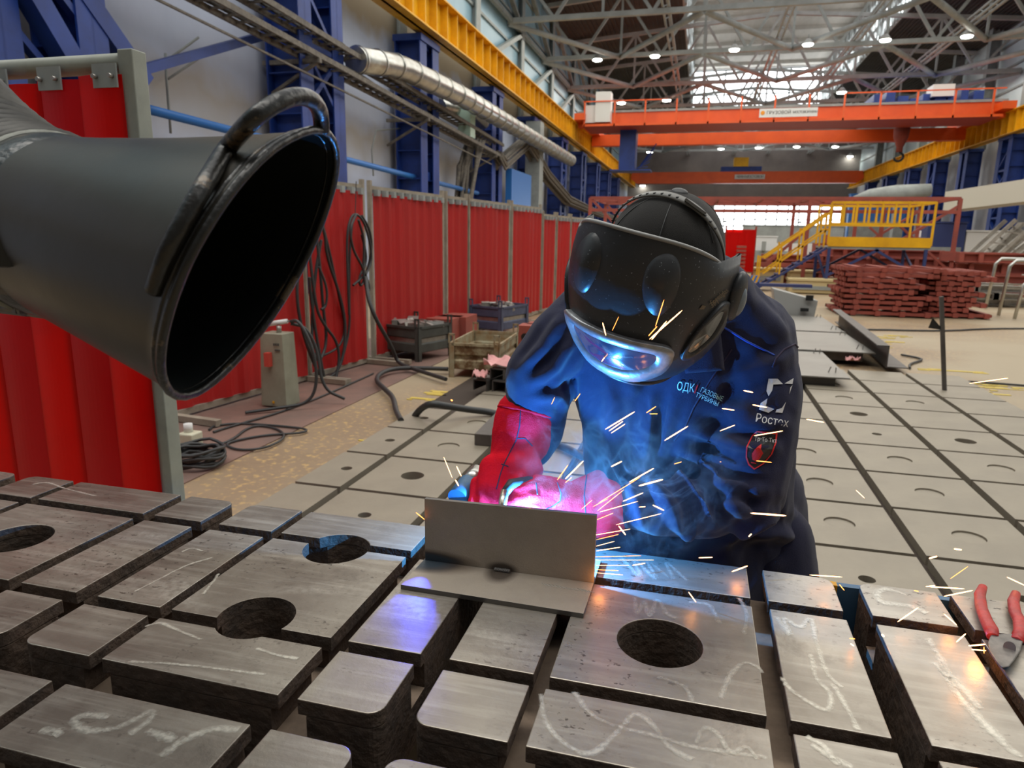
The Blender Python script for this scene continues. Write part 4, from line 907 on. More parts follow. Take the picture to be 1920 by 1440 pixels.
def slab(x0, y0, holes, label, cols=(0, 1, 2), rows=(0, 1, 2)):
    c = V((x0+.147, y0+.147, TZ-.14)); t = thing('slotted_slab', label, 'table slab', c, 'slotted cast iron slabs of the welding table')
    for i in cols:
        for j in rows:
            a0, a1 = CX[i]; b0, b1 = CY[j]; R_ = .022
            cr = [R_ if (i, j) == (0, 0) else 0, R_ if (i, j) == (2, 0) else 0, R_ if (i, j) == (2, 2) else 0, R_ if (i, j) == (0, 2) else 0]
            ov = .013
            l, r_, f, bk = (0 if i == 0 else ov), (0 if i == 2 else ov), (0 if j == 0 else ov), (0 if j == 2 else ov)
            P1 = [(x0+x, y0+y) for x, y in round_poly(a0, a1, b0, b1, cr)]
            P2 = [(x0+x, y0+y) for x, y in round_poly(a0+l, a1-r_, b0+f, b1-bk, cr)]
            m = MB().prism(P1, TZ-.024, TZ, 0, 1); 
            o = m.build('top_pad', [M['iron'], M['iron_side']], t); hh = [h for h in holes if a0-h[2] < h[0] < a1+h[2] and b0-h[2] < h[1] < b1+h[2]]
            st_ = MB().prism(P2, TZ-.066, TZ-.0245, 1, 1).build('stem', [M['iron'], M['iron_side']], t)
            for h in hh:
                for ob in (o, st_): boolean(ob, cyl_obj(x0+h[0], y0+h[1], h[2], TZ-.3, TZ+.1))
            for p_ in st_.data.polygons: p_.material_index = 1
            for p_ in o.data.polygons: p_.material_index = 0 if p_.normal.z > .9 else 1
            bv = o.modifiers.new('bevel', 'BEVEL'); bv.width = .0016; bv.segments = 2; bv.limit_method = 'ANGLE'; bv.angle_limit = .9
    bo = MB().prism([(x0+x, y0+y) for x, y in round_poly(CX[cols[0]][0], CX[cols[-1]][1], CY[rows[0]][0], CY[rows[-1]][1], [.022 if (cols[0], rows[0]) == (0, 0) else 0, .022, .022, .022])], TZ-.135, TZ-.066, 0, 1, 1).build('bed', [M['slot'], M['iron_side']], t)
    for h in holes: boolean(bo, cyl_obj(x0+h[0], y0+h[1], h[2], TZ-.3, TZ+.1))
    for p_ in bo.data.polygons: p_.material_index = 0 if p_.normal.z > .9 else 1
    return t
P = .645
X2, Yr = -.167, .868
slab(X2, Yr, [(.148, .135, .066)], 'middle slotted iron slab with one round hole, holding the welded bracket')
slab(X2-P, Yr, [(.148, .02, .063), (.148, .285, .066)], 'slotted iron slab with two round holes left of the welded bracket')
slab(X2-2*P, Yr, [(.148, .14, .066)], 'slotted iron slab with one round hole at the left edge below the red curtain')
slab(X2+P, Yr, [(.148, .14, .066)], 'slotted iron slab at the right edge of the table under the pliers')
slab(X2, Yr-.64, [(.148, .14, .066)], 'front middle slotted iron slab below the welded bracket')
slab(X2-P, Yr-.64, [(.148, .14, .066)], 'front slotted iron slab at the bottom left with scribbled chalk marks')
slab(X2-2*P, Yr-.64, [(.148, .14, .066)], 'front slotted iron slab in the bottom left corner')
slab(X2+P, Yr-.64, [(.148, .14, .066)], 'front slotted iron slab in the bottom right corner')
slab(X2-3*P, Yr, [(.148, .14, .066)], 'farthest left slotted iron slab, only its corner shows')
# table stand
t = thing('table_stand', 'blue painted steel stand with yellow edge under the slotted slabs', 'table stand', (-.5, .8, 0))
M['standblue'] = mat('slate_blue_paint', (.06, .16, .29), .5, c2=(.045, .12, .22), ns=5)
b = MB()
for y in (.30, .62, .93, 1.24): b.lim(-2.25, 1.12, y-.05, y+.05, TZ-.235, TZ-.137)
b.build('cross_beam', M['chan'], t)
MB().lim(.292, .56, 1.307, 1.322, TZ-.115, TZ-.014).build('blue_guard', M['standblue'], t); MB().lim(.281, .2925, 1.306, 1.322, TZ-.115, TZ-.013).build('yellow_edge', M['yellow'], t)
for x in (-2.1, -.9, .3, 1.0):
    for y in (.30, 1.20): MB().lim(x-.05, x+.05, y-.05, y+.05, 0, TZ-.235).build('leg', M['standblue'], t)
# bright scribbles left by a grinder on the pads
def mark_mat():
    m = bpy.data.materials.new('polished_grinder_mark'); m.use_nodes = True; nt = m.node_tree; N = nt.nodes; L = nt.links; p = N['Principled BSDF']
    p.inputs['Base Color'].default_value = (.90, .86, .74, 1); p.inputs['Metallic'].default_value = .5; p.inputs['Roughness'].default_value = .36
    geo = N.new('ShaderNodeNewGeometry'); n = N.new('ShaderNodeTexNoise'); n.inputs['Scale'].default_value = 190; n.inputs['Detail'].default_value = 3; L.new(geo.outputs['Position'], n.inputs[0])
    n2 = N.new('ShaderNodeTexNoise'); n2.inputs['Scale'].default_value = 16; L.new(geo.outputs['Position'], n2.inputs[0]); ad = N.new('ShaderNodeMath'); ad.operation = 'ADD'; L.new(n.outputs[0], ad.inputs[0]); L.new(n2.outputs[0], ad.inputs[1])
    at = N.new('ShaderNodeAttribute'); at.attribute_name = 'edge'; a2 = N.new('ShaderNodeMath'); a2.operation = 'SUBTRACT'; L.new(ad.outputs[0], a2.inputs[0]); L.new(at.outputs['Fac'], a2.inputs[1])
    r = N.new('ShaderNodeMapRange'); r.inputs[1].default_value = .55; r.inputs[2].default_value = 1.25; r.inputs[4].default_value = .65; L.new(a2.outputs[0], r.inputs[0])
    t_ = N.new('ShaderNodeBsdfTransparent'); x = N.new('ShaderNodeMixShader'); L.new(r.outputs[0], x.inputs[0]); L.new(t_.outputs[0], x.inputs[1]); L.new(p.outputs[0], x.inputs[2]); L.new(x.outputs[0], N['Material Output'].inputs[0]); return m
M['mark'] = mark_mat()
def crom2(pts, n=8):
    P_ = [pts[0]]+pts+[pts[-1]]; out = []
    for i in range(1, len(P_)-2):
        for k in range(n):
            u = k/n; a, b_, c_, d_ = P_[i-1], P_[i], P_[i+1], P_[i+2]
            out.append(.5*((2*b_)+(c_-a)*u+(2*a-5*b_+4*c_-d_)*u*u+(3*b_-a-3*c_+d_)*u**3))
    return out+[P_[-2]]
def marks(lines, w, parent):
    m = MB(); ed = []
    for l in lines:
        p_ = crom2([onz(x, y, TZ+.0008) for x, y in l], 8); rows = []
        for i, q in enumerate(p_):
            t_ = (p_[min(i+1, len(p_)-1)]-p_[max(i-1, 0)]); t_.z = 0; t_.normalize(); n_ = V((-t_.y, t_.x, 0)); rows.append([q-n_*w*1.7, q-n_*w*.3, q+n_*w*.3, q+n_*w*1.7])
        m.loft(rows, closed=False, sm=False)
        for i in range(len(p_)): e = .5 if i in (0, len(p_)-1) else 0; ed += [.75, e, e, .75]
    m.v = [v for v in m.v]; o = m.build('grinder_marks', M['mark'], parent); at = o.data.attributes.new('edge', 'FLOAT', 'POINT')
    for i, v in enumerate(ed): at.data[i].value = v
    return o
PA = {k: [o for o in bpy.data.objects if o.get('label') == k][0] for k in [o['label'] for o in bpy.data.objects if o.get('category') == 'table slab']}
mid, lef, fl, fm, rg = (PA['middle slotted iron slab with one round hole, holding the welded bracket'], PA['slotted iron slab with two round holes left of the welded bracket'], PA['front slotted iron slab at the bottom left with scribbled chalk marks'], PA['front middle slotted iron slab below the welded bracket'], PA['slotted iron slab at the right edge of the table under the pliers'])
marks([[(1015, 1300), (1022, 1350), (1060, 1395), (1110, 1412), (1155, 1375), (1190, 1340), (1225, 1360), (1255, 1400), (1300, 1425)], [(1075, 1296), (1110, 1340), (1160, 1362), (1230, 1380), (1300, 1400), (1380, 1412), (1440, 1420)], [(1305, 1395), (1320, 1365), (1345, 1375), (1370, 1410), (1400, 1400), (1420, 1425)], [(1230, 1268), (1280, 1285), (1300, 1318)], [(1350, 1310), (1370, 1265), (1395, 1243), (1420, 1250), (1430, 1262)]], .0042, mid)
marks([[(1190, 1118), (1195, 1150), (1208, 1128), (1218, 1155), (1232, 1125), (1250, 1150), (1268, 1160)], [(1290, 1128), (1330, 1135), (1350, 1170)], [(1165, 1045), (1200, 1080), (1190, 1050), (1230, 1085), (1215, 1052), (1260, 1085), (1250, 1055), (1290, 1090)], [(1385, 1120), (1400, 1150), (1395, 1190)]], .0045, mid)
marks([[(1455, 1155), (1480, 1190), (1470, 1160), (1500, 1175), (1520, 1160), (1530, 1200), (1550, 1260), (1580, 1290)], [(1520, 1225), (1530, 1270), (1556, 1300), (1552, 1330), (1520, 1318), (1480, 1290), (1465, 1268)], [(1560, 1280), (1590, 1330), (1610, 1370)], [(1520, 1395), (1560, 1420), (1600, 1440)], [(1510, 1380), (1545, 1400), (1570, 1436)]], .0045, mid)
marks([[(1700, 1115), (1660, 1105), (1645, 1115), (1655, 1130), (1700, 1135), (1740, 1150)], [(1740, 1195), (1765, 1240), (1790, 1290), (1830, 1340), (1880, 1390), (1915, 1420)], [(1750, 1240), (1800, 1285), (1840, 1330)]], .007, rg)
marks([[(205, 1345), (160, 1340), (140, 1352), (165, 1370), (215, 1365), (250, 1350), (285, 1332), (280, 1350), (240, 1378)], [(75, 1368), (110, 1372), (100, 1380)], [(300, 1420), (350, 1385), (400, 1368), (450, 1368)], [(275, 1368), (330, 1388)]], .006, fl)
marks([[(270, 1175), (300, 1168), (330, 1180), (380, 1200)], [(240, 1240), (330, 1245), (420, 1255), (500, 1265)], [(480, 1215), (520, 1228), (560, 1235)]], .003, lef)
marks([[(250, 1110), (290, 1090), (350, 1060), (400, 1045)], [(340, 1035), (360, 1028), (380, 1033)], [(380, 1115), (400, 1090), (410, 1075)], [(60, 908), (90, 905), (120, 915), (180, 930)]], .003, lef)
# ---- workpiece: upright plate tacked on a base plate
bx0, bx1, fy, by, up_y = -.474, -.145, 1.036, 1.24, 1.140
t = thing('welded_bracket', 'grey steel plate bracket being welded, upright plate on a flat base plate', 'workpiece', (-.31, up_y, TZ))
def wp_mat(name, heat):
    m = mat(name, (.41, .35, .28), .5, .2, c2=(.34, .29, .235), ns=12, amt=.6, bump=.12, bs=400, r2=.5)
    nt = m.node_tree; N = nt.nodes; L = nt.links; p = N['Principled BSDF']; src = p.inputs['Base Color'].links[0].from_socket; geo = N.new('ShaderNodeNewGeometry')
    for (cx, cz, rx, rz, col, st_) in heat:
        mp = N.new('ShaderNodeMapping'); mp.vector_type = 'TEXTURE'; mp.inputs['Location'].default_value = (cx, up_y-.004, cz); mp.inputs['Scale'].default_value = (rx, .05, rz); L.new(geo.outputs['Position'], mp.inputs[0])
        ln = N.new('ShaderNodeVectorMath'); ln.operation = 'LENGTH'; L.new(mp.outputs[0], ln.inputs[0]); r = N.new('ShaderNodeMapRange'); r.inputs[1].default_value = 1; r.inputs[2].default_value = .55; r.inputs[4].default_value = st_; L.new(ln.outputs['Value'], r.inputs[0])
        x = N.new('ShaderNodeMix'); x.data_type = 'RGBA'; L.new(r.outputs[0], x.inputs[0]); L.new(src, x.inputs[6]); x.inputs[7].default_value = (*col, 1); src = x.outputs[2]
    L.new(src, p.inputs['Base Color']); return m
M['wp'] = wp_mat('ground_mild_steel', [(-.465, .893, .115, .022, (.09, .06, .04), 1), (-.47, .894, .085, .014, (.03, .05, .07), .9), (-.315, .892, .035, .016, (.05, .035, .025), .9)])
M['wp_edge'] = mat('cut_steel_edge', (.17, .16, .15), .4, .7)
o = MB().prism([(bx0, fy+.003), (bx1, fy), (bx1+.002, by), (bx0+.006, by)], TZ, TZ+.009, 0, 1).build('base_plate', [M['wp'], M['wp_edge']], t, bevel=.0006)
u0, u1 = -.468, -.144; o = MB(); zt0, zt1 = ony(797, 935, up_y).z, ony(1115, 968, up_y).z
o.v += [V(q) for q in ((u0, up_y, TZ+.009), (u1, up_y+.004, TZ+.009), (u1, up_y+.004, zt1), (u0, up_y, zt0), (u0, up_y+.008, TZ+.009), (u1, up_y+.012, TZ+.009), (u1, up_y+.012, zt1), (u0, up_y+.008, zt0))]
for q in ((0, 1, 2, 3), (5, 4, 7, 6), (0, 4, 5, 1), (1, 5, 6, 2), (4, 0, 3, 7)): o.face(list(q))
o.face([3, 2, 6, 7], 1); o.build('upright_plate', [M['wp'], M['wp_edge']], t, bevel=.0006)
b = MB(); rr = random.Random(4)
for k in range(9): b.ball((-.327+k*.0032, up_y-.002, TZ+.0115), (.0034, .004, .0035+rr.random()*.001), 8, 6)
b.build('tack_weld', mat('weld_bead', (.17, .16, .15), .45, .6, bump=.5, bs=500), t)
b = MB()
for k in range(2): b.tube([(u0+.01+q*.006, up_y+.016, TZ+.011) for q in range(3)], .003, 6)
b.tube([(u1-.03+q*.01, up_y+.018, TZ+.011) for q in range(4)], .003, 6); b.build('weld_bead', M['wp_edge'], t)
sc_ = MB()
for k in range(14): x = u1-.09+k*.0065; sc_.tube([(x, up_y-.022-rr.random()*.006, TZ+.0093), (x+.012, up_y-.032, TZ+.0093)], .0006, 4)
sc_.build('grinding_scratches', mat('bright_scratch', (.55, .52, .46), .4, .5), t)
# pliers
zP = TZ
t = thing('pliers', 'red handled wire cutting pliers lying on the slab at the right edge', 'pliers', (.62, 1.2, zP))
def qq(px, py, dz=.012): return onz(px, py, zP+dz)
M['grip'] = mat('worn_red_grip', (.55, .035, .025), .45, c2=(.35, .03, .025), ns=40, bump=.2, bs=90)
def grip(pxs, rs):
    return MB().tube([qq(*q) for q in pxs], rs, 12, sq=.75)
MBg = grip([(1843, 1100), (1837, 1115), (1840, 1140), (1849, 1163), (1858, 1180), (1862, 1195)], [.007, .009, .0095, .010, .011, .009]); MBg.build('handle', M['grip'], t)
grip([(1905, 1112), (1900, 1128), (1903, 1148), (1912, 1165), (1915, 1185), (1905, 1202)], [.007, .009, .0095, .010, .011, .009]).build('handle', M['grip'], t)
b = MB(); b.loft([[qq(px, py, dz) for px, py, dz in ((1852+o1, 1190+o2, .002), (1918-o1, 1188+o2, .002), (1918-o1, 1188+o2, .016), (1852+o1, 1190+o2, .016))] for o1, o2 in ((6, 0), (0, 15), (4, 32), (16, 50), (26, 62))], caps=True, sm=False)
b.build('jaws', mat('worn_tool_steel', (.22, .20, .18), .4, .8, c2=(.12, .11, .1), ns=40), t, bevel=.002)
MB().cyl(qq(1893, 1213, .014), qq(1893, 1213, .019), .008).build('pivot', M['wp_edge'], t)
# ================================================================ FUME HOOD (near left)
M['hood'] = mat('black_hood_plastic', (.012, .011, .009), .30, c2=(.020, .017, .012), ns=6, amt=.6, bump=.06, bs=14, r2=.40, spec=.5)
M['hood'].node_tree.nodes['Principled BSDF'].inputs['Specular Tint'].default_value = (1, .92, .78, 1)
M['hood_in'] = mat('black_hood_inside', (.012, .014, .014), .28)
M['scuff'] = mat('scuffed_black_paint', (.016, .015, .013), .3, .2, c2=(.09, .065, .04), ns=22, amt=-.35, bump=.25, bs=60)
M['hosem'] = mat('ribbed_hose', (.035, .033, .03), .5, c2=(.07, .065, .055), ns=20)
t = thing('fume_extraction_hood', 'big black oval fume extraction hood on a ribbed hose at the upper left', 'extraction hood', dep(200, 500, .75))
RIM = [(618, 243), (629, 275), (629, 320), (615, 375), (592, 440), (556, 515), (510, 590), (455, 660), (400, 715), (355, 745), (325, 748), (306, 728), (298, 690), (302, 635), (322, 560), (352, 485), (395, 410), (445, 340), (498, 285), (548, 253), (590, 238)]
# resample rim evenly
def resample(pts, n):
    pts = [V((*p, 0)) for p in pts]+[V((*pts[0], 0))]; L_ = [0]
    for i in range(len(pts)-1): L_.append(L_[-1]+(pts[i+1]-pts[i]).length)
    out = []
    for k in range(n):
        s_ = L_[-1]*k/n; i = max(j for j in range(len(L_)-1) if L_[j] <= s_); f_ = (s_-L_[i])/(L_[i+1]-L_[i]); out.append(pts[i].lerp(pts[i+1], f_))
    return out
def sm(pts, it=2):
    for _ in range(it): pts = [(pts[i-1]+pts[i]*2+pts[(i+1) % len(pts)])/4 for i in range(len(pts))]
    return pts
NR = 64
rim2 = sm(resample(RIM, NR), 3)
# the mouth lies in one plane: its left edge is nearer the eye, its right edge farther
def rim_depth(x, y):
    # perpendicular coordinate to the long axis (from (612,240) to (322,748))
    ax = V((-.497, .868)); pr = V((.868, .497)); c_ = V((467, 495)); s_ = (V((x, y))-c_).dot(pr); u_ = (V((x, y))-c_).dot(ax)
    return .66 + s_*.00115 - u_*.00006
rim3 = [dep(p.x, p.y, rim_depth(p.x, p.y)) for p in rim2]
cm = sum(rim3, V())/NR
# neck circle
NC = dep(112, 428, .785); axis = (dep(330, 470, .715)-NC).normalized()
upv = (UP - axis*UP.dot(axis)).normalized(); sv = axis.cross(upv)
rn = .100
def neck_ring(c, r_, tw=0):
    out = []
    for k in range(NR):
        d = rim3[k]-cm; a = d-axis*d.dot(axis); a.normalize(); out.append(c+a*r_)
    return out
rings = []
for f_ in (0, .08, .2, .35, .5, .65, .8, .92, .97):
    nk = neck_ring(NC+axis*.02, rn); rings.append([nk[k].lerp(rim3[k], f_) for k in range(NR)])
rings = [neck_ring(NC-axis*.05, rn*.99)]+rings
lip = [cm+(p-cm)*1.012 for p in rim3]
nout = (rim3[0]-rim3[NR//4]).cross(rim3[NR//2]-rim3[NR//4]).normalized()
if nout.dot(axis) < 0: nout = -nout
outer = rings+[[p-nout*.004 for p in lip], [p+nout*.002 for p in lip], [cm+(p-cm)*1.0+nout*.004 for p in rim3], [cm+(p-cm)*.985+nout*.002 for p in rim3]]
MB().loft(outer).build('shell', M['hood'], t, fixn=True, origin=(0, 0, 0))
inner = [[q+(NC-q)*.0 for q in neck_ring(NC+axis*.02, rn*.95)]]+[[nk_.lerp(rm_, f_) for nk_, rm_ in zip(neck_ring(NC+axis*.02, rn*.95), [cm+(p-cm)*.985 for p in rim3])] for f_ in (.25, .5, .75, 1)]
MB().loft(inner).build('inner_shell', M['hood_in'], t)
MB().tube([cm+(p-cm)*1.006+nout*.001 for p in rim3], .0042, 8, closed=True).build('rim_bead', M['scuff'], t)
MB().tube([p for p in [rings[-1][k]*1.0 for k in range(NR)]], .0028, 6, closed=True).build('weld_seam', M['scuff'], t)
def crom(pts, n=8):
    P_ = [pts[0]]+pts+[pts[-1]]; out = []
    for i in range(1, len(P_)-2):
        for k in range(n):
            u = k/n; a, b_, c_, d_ = P_[i-1], P_[i], P_[i+1], P_[i+2]
            out.append(.5*((2*b_)+(c_-a)*u+(2*a-5*b_+4*c_-d_)*u*u+(3*b_-a-3*c_+d_)*u**3))
    return out+[P_[-2]]
hbv = BVHTree.FromPolygons([v.co.copy() for v in bpy.data.objects['shell'].data.vertices], [tuple(p.vertices) for p in bpy.data.objects['shell'].data.polygons])
def hood_depth(px, py, off): h = hbv.ray_cast(EYE, ray(px, py).normalized()); return (h[0]-EYE).dot(FW)-off
HP = [(290, 545, hood_depth(290, 545, .001)), (312, 480, hood_depth(312, 480, .012)), (345, 415, hood_depth(345, 415, .016)), (385, 345, hood_depth(385, 345, .018)), (425, 280, hood_depth(425, 280, .016)), (470, 228, .562), (515, 195, .575), (555, 181, .60), (585, 188, .625), (600, 212, .655), (603, 245, .672)]
MB().tube(crom([dep(*q) for q in HP], 6), .0078, 14).build('handle', M['scuff'], t)
# collar, strap, hose
MB().loft([neck_ring(NC+axis*.035, rn*1.0), neck_ring(NC+axis*.02, rn*1.035), neck_ring(NC+axis*.005, rn*1.035), neck_ring(NC-axis*.012, rn*1.02)]).build('collar', M['scuff'], t, fixn=True)
MB().loft([neck_ring(NC-axis*.004, rn*1.03), neck_ring(NC-axis*.006, rn*1.055), neck_ring(NC-axis*.026, rn*1.055), neck_ring(NC-axis*.028, rn*1.03)]).build('strap', mat('pale_strap', (.30, .31, .27), .6, c2=(.2, .2, .17), ns=30), t, fixn=True)
cp = dep(25, 575, .77); cb = MB().cyl(cp-RT*.012, cp+RT*.012-UP*.003, .008, None, 12); cb.box(cp-UP*.004, (.02, .012, .006)); cb.build('clamp_screw', M['wp_edge'], t)
tri = MB(); e1, e2, e3, e4 = dep(-12, 405, .665), dep(36, 414, .665), dep(74, 434, .668), dep(74, 500, .668); e5 = dep(-12, 500, .665); q_n = FW*.006
tri.v += [e1, e2, e3, e4, e5]+[e+q_n for e in (e1, e2, e3, e4, e5)]; tri.face([4, 3, 2, 1, 0]); tri.face([5, 6, 7, 8, 9])
for k in range(5): tri.face([k, (k+1) % 5, 5+(k+1) % 5, 5+k])
tri.build('bracket', M['hood'], t, fixn=True)
hp = [NC-axis*.02, NC-axis*.07+UP*.008, NC-axis*.13+UP*.028, NC-axis*.20+UP*.06, NC-axis*.27+UP*.10, NC-axis*.36+UP*.14]
cpts = crom(hp, 16); rs = [.104+.006*math.sin(k*math.pi/2.5) for k in range(len(cpts))]
MB().tube(cpts, rs, 32).build('hose', M['hosem'], t)
# ================================================================ THE WELDER
def remesh(o, vox, it=6, fac=.5):
    m = o.modifiers.new('r', 'REMESH'); m.mode = 'VOXEL'; m.voxel_size = vox; m.use_smooth_shade = True
    s_ = o.modifiers.new('s', 'SMOOTH'); s_.factor = fac; s_.iterations = it; bake(o)
    for p in o.data.polygons: p.use_smooth = True
    return o
def capsule(m, a, b, ra, rb, n=14, flat=None):
    a, b = V(a), V(b); d = (b-a); L_ = d.length; d.normalize(); x, y = frame_of(d)
    if flat is not None:
        z_ = V(flat[0]).normalized(); z_ = (z_-d*z_.dot(d)).normalized(); x, y = z_, z_.cross(d)
    fx = flat[1] if flat else 1
    prof = [(-ra*math.cos(t), ra*math.sin(t)) for t in [math.pi/2*k/4 for k in range(1, 4)]]+[(0, ra), (L_*.33, ra+(rb-ra)*.33), (L_*.66, ra+(rb-ra)*.66), (L_, rb)]+[(L_+rb*math.sin(t), rb*math.cos(t)) for t in [math.pi/2*k/4 for k in range(1, 4)]]
    m.loft([[a+d*h+x*(r_*math.cos(2*math.pi*k/n)*fx)+y*(r_*math.sin(2*math.pi*k/n)) for k in range(n)] for h, r_ in prof], caps=True)
def chain(m, pts, n=14, flat=None):
    for i in range(len(pts)-1): capsule(m, dep(*pts[i][:3]), dep(*pts[i+1][:3]), pts[i][3], pts[i+1][3], n, flat)
M['skin'] = mat('skin', (.55, .33, .24), .5)
def cloth(name, c, c2, bs=700):
    m = mat(name, c, .85, c2=c2, ns=9, amt=.8, bump=.25, bs=bs, spec=.25); p = m.node_tree.nodes['Principled BSDF']; p.inputs['Sheen Weight'].default_value = .15; return m
M['navy'] = cloth('navy_work_cloth', (.017, .019, .052), (.012, .014, .040))
M['navy2'] = cloth('navy_trouser_cloth', (.016, .016, .042), (.011, .012, .032))
M['suede'] = cloth('red_suede_leather', (.78, .008, .022), (.62, .007, .024), 300); _p = M['suede'].node_tree.nodes['Principled BSDF']; _p.inputs['Sheen Weight'].default_value = 0; _p.inputs['Specular IOR Level'].default_value = .1
M['seam'] = mat('dark_seam_thread', (.03, .02, .05), .8)
M['piping'] = mat('bright_blue_piping', (.02, .07, .42), .6)
# --- body: one continuous figure, mostly covered by the clothes
m = MB()
HC = dep(1234, 508, 1.16)                      # centre of the skull
chain(m, [(1300, 545, 1.30, .062), (1280, 520, 1.24, .058)])                                # neck
m.ball(HC, (.078, .078, .10), 20, 14)
hip = V((.08, 1.76, .86)); chest = dep(1275, 640, 1.46)
capsule(m, hip, chest, .13, .14); capsule(m, chest, dep(1290, 560, 1.36), .13, .08)
for s_, sh, el, wr in ((-1, (1110, 590, 1.44), (998, 765, 1.44), (960, 870, 1.43)), (1, (1430, 660, 1.40), (1418, 905, 1.40), (1165, 945, 1.39))):
    capsule(m, dep(*sh), dep(*el), .04, .030); capsule(m, dep(*el), dep(*wr), .030, .024); capsule(m, dep(*sh), chest, .06, .1); capsule(m, dep(*wr), dep(*wr)+(-RT if s_ > 0 else -UP)*.05, .024, .02)
    h = hip+V((s_*.10, 0, -.02)); kn = V((.08+s_*.16, 1.66, .47)); an = V((.08+s_*.17, 1.82, .09)); capsule(m, h, kn, .085, .06); capsule(m, kn, an, .055, .04); capsule(m, an+V((0, 0, -.05)), an+V((0, -.15, -.06)), .035, .03)
# --- helmet frame of reference
E_ = (RT*.80 - UP*.33 - FW*.42).normalized()         # towards his left ear
F0 = (-RT*.53 - UP*.40 - FW*.74); F_ = (F0-E_*F0.dot(E_)).normalized()    # where the face points
U_ = -(E_.cross(F_)); U_ = U_ if U_.dot(UP) > 0 else -U_                    # crown
for q in (-.03, .03): m.ball(HC+F_*.072+E_*q+U_*.0, .014, 8, 6)
capsule(m, HC+F_*.075+U_*.01, HC+F_*.098-U_*.022, .009, .014); capsule(m, HC+F_*.08-E_*.02-U_*.05, HC+F_*.08+E_*.02-U_*.05, .007, .007); capsule(m, HC+F_*.045-U_*.075, HC+F_*.06-U_*.09, .035, .028)
for q in (-1, 1): m.ball(HC+E_*q*.08, (.012, .02, .03), 8, 6)
person = m.build('person', M['skin'], label='worker in navy overalls, red gauntlets and a black welding helmet bending over the bracket', cat='person', origin=hip*1)
remesh(person, .012, 3)
# --- trousers
m = MB()
for s_ in (-1, 1):
    h = hip+V((s_*.10, 0, -.02)); kn = V((.08+s_*.17, 1.63, .47)); an = V((.08+s_*.18, 1.82, .10)); capsule(m, h, kn, .125, .10); capsule(m, kn, an, .095, .08)
capsule(m, hip+V((-.08, 0, 0)), hip+V((.08, 0, 0)), .14, .14)
chain(m, [(1455, 1010, 1.62, .085), (1462, 1100, 1.62, .09)]); chain(m, [(1440, 1055, 1.56, .035), (1495, 1040, 1.6, .03)])
chain(m, [(1435, 1085, 1.56, .03), (1500, 1082, 1.6, .028)])
o = m.build('trousers', M['navy2'], person); remesh(o, .010, 5)
m = MB()
for s_ in (-1, 1):
    an = V((.08+s_*.18, 1.82, .07)); capsule(m, an+V((0, .03, -.01)), an+V((0, -.17, -.025)), .055, .045); 
o = m.build('boots', M['rubber'], person); remesh(o, .010, 3)
# --- jacket
m = MB()
chain(m, [(1110, 590, 1.44, .075), (1200, 545, 1.42, .085), (1320, 560, 1.40, .095), (1395, 640, 1.40, .092)])      # shoulders and upper back
chain(m, [(1160, 640, 1.46, .11), (1172, 800, 1.50, .095), (1185, 1000, 1.60, .10)]); chain(m, [(1165, 700, 1.49, .115), (1185, 830, 1.56, .10)])
chain(m, [(1280, 640, 1.45, .14), (1300, 820, 1.55, .15), (1320, 1000, 1.64, .15), (1330, 1060, 1.66, .15)])
chain(m, [(1385, 650, 1.44, .12), (1380, 850, 1.56, .13), (1400, 1010, 1.62, .10), (1440, 985, 1.62, .075)])
chain(m, [(1300, 560, 1.35, .085), (1345, 560, 1.36, .075)])                                                      # collar base
# right arm (left in the view)
chain(m, [(1105, 585, 1.44, .072), (1050, 640, 1.42, .070), (1003, 700, 1.42, .062), (1000, 755, 1.44, .058)]); chain(m, [(1030, 730, 1.46, .055), (1022, 800, 1.46, .045), (1000, 840, 1.46, .042)])
chain(m, [(975, 692, 1.41, .030), (962, 702, 1.41, .016)])
# left arm (right in the view)
chain(m, [(1415, 668, 1.40, .084), (1428, 735, 1.39, .080), (1418, 830, 1.37, .078), (1400, 905, 1.37, .080), (1385, 930, 1.37, .078)])
chain(m, [(1400, 920, 1.38, .078), (1310, 950, 1.37, .068), (1230, 950, 1.37, .058), (1175, 948, 1.385, .046)])
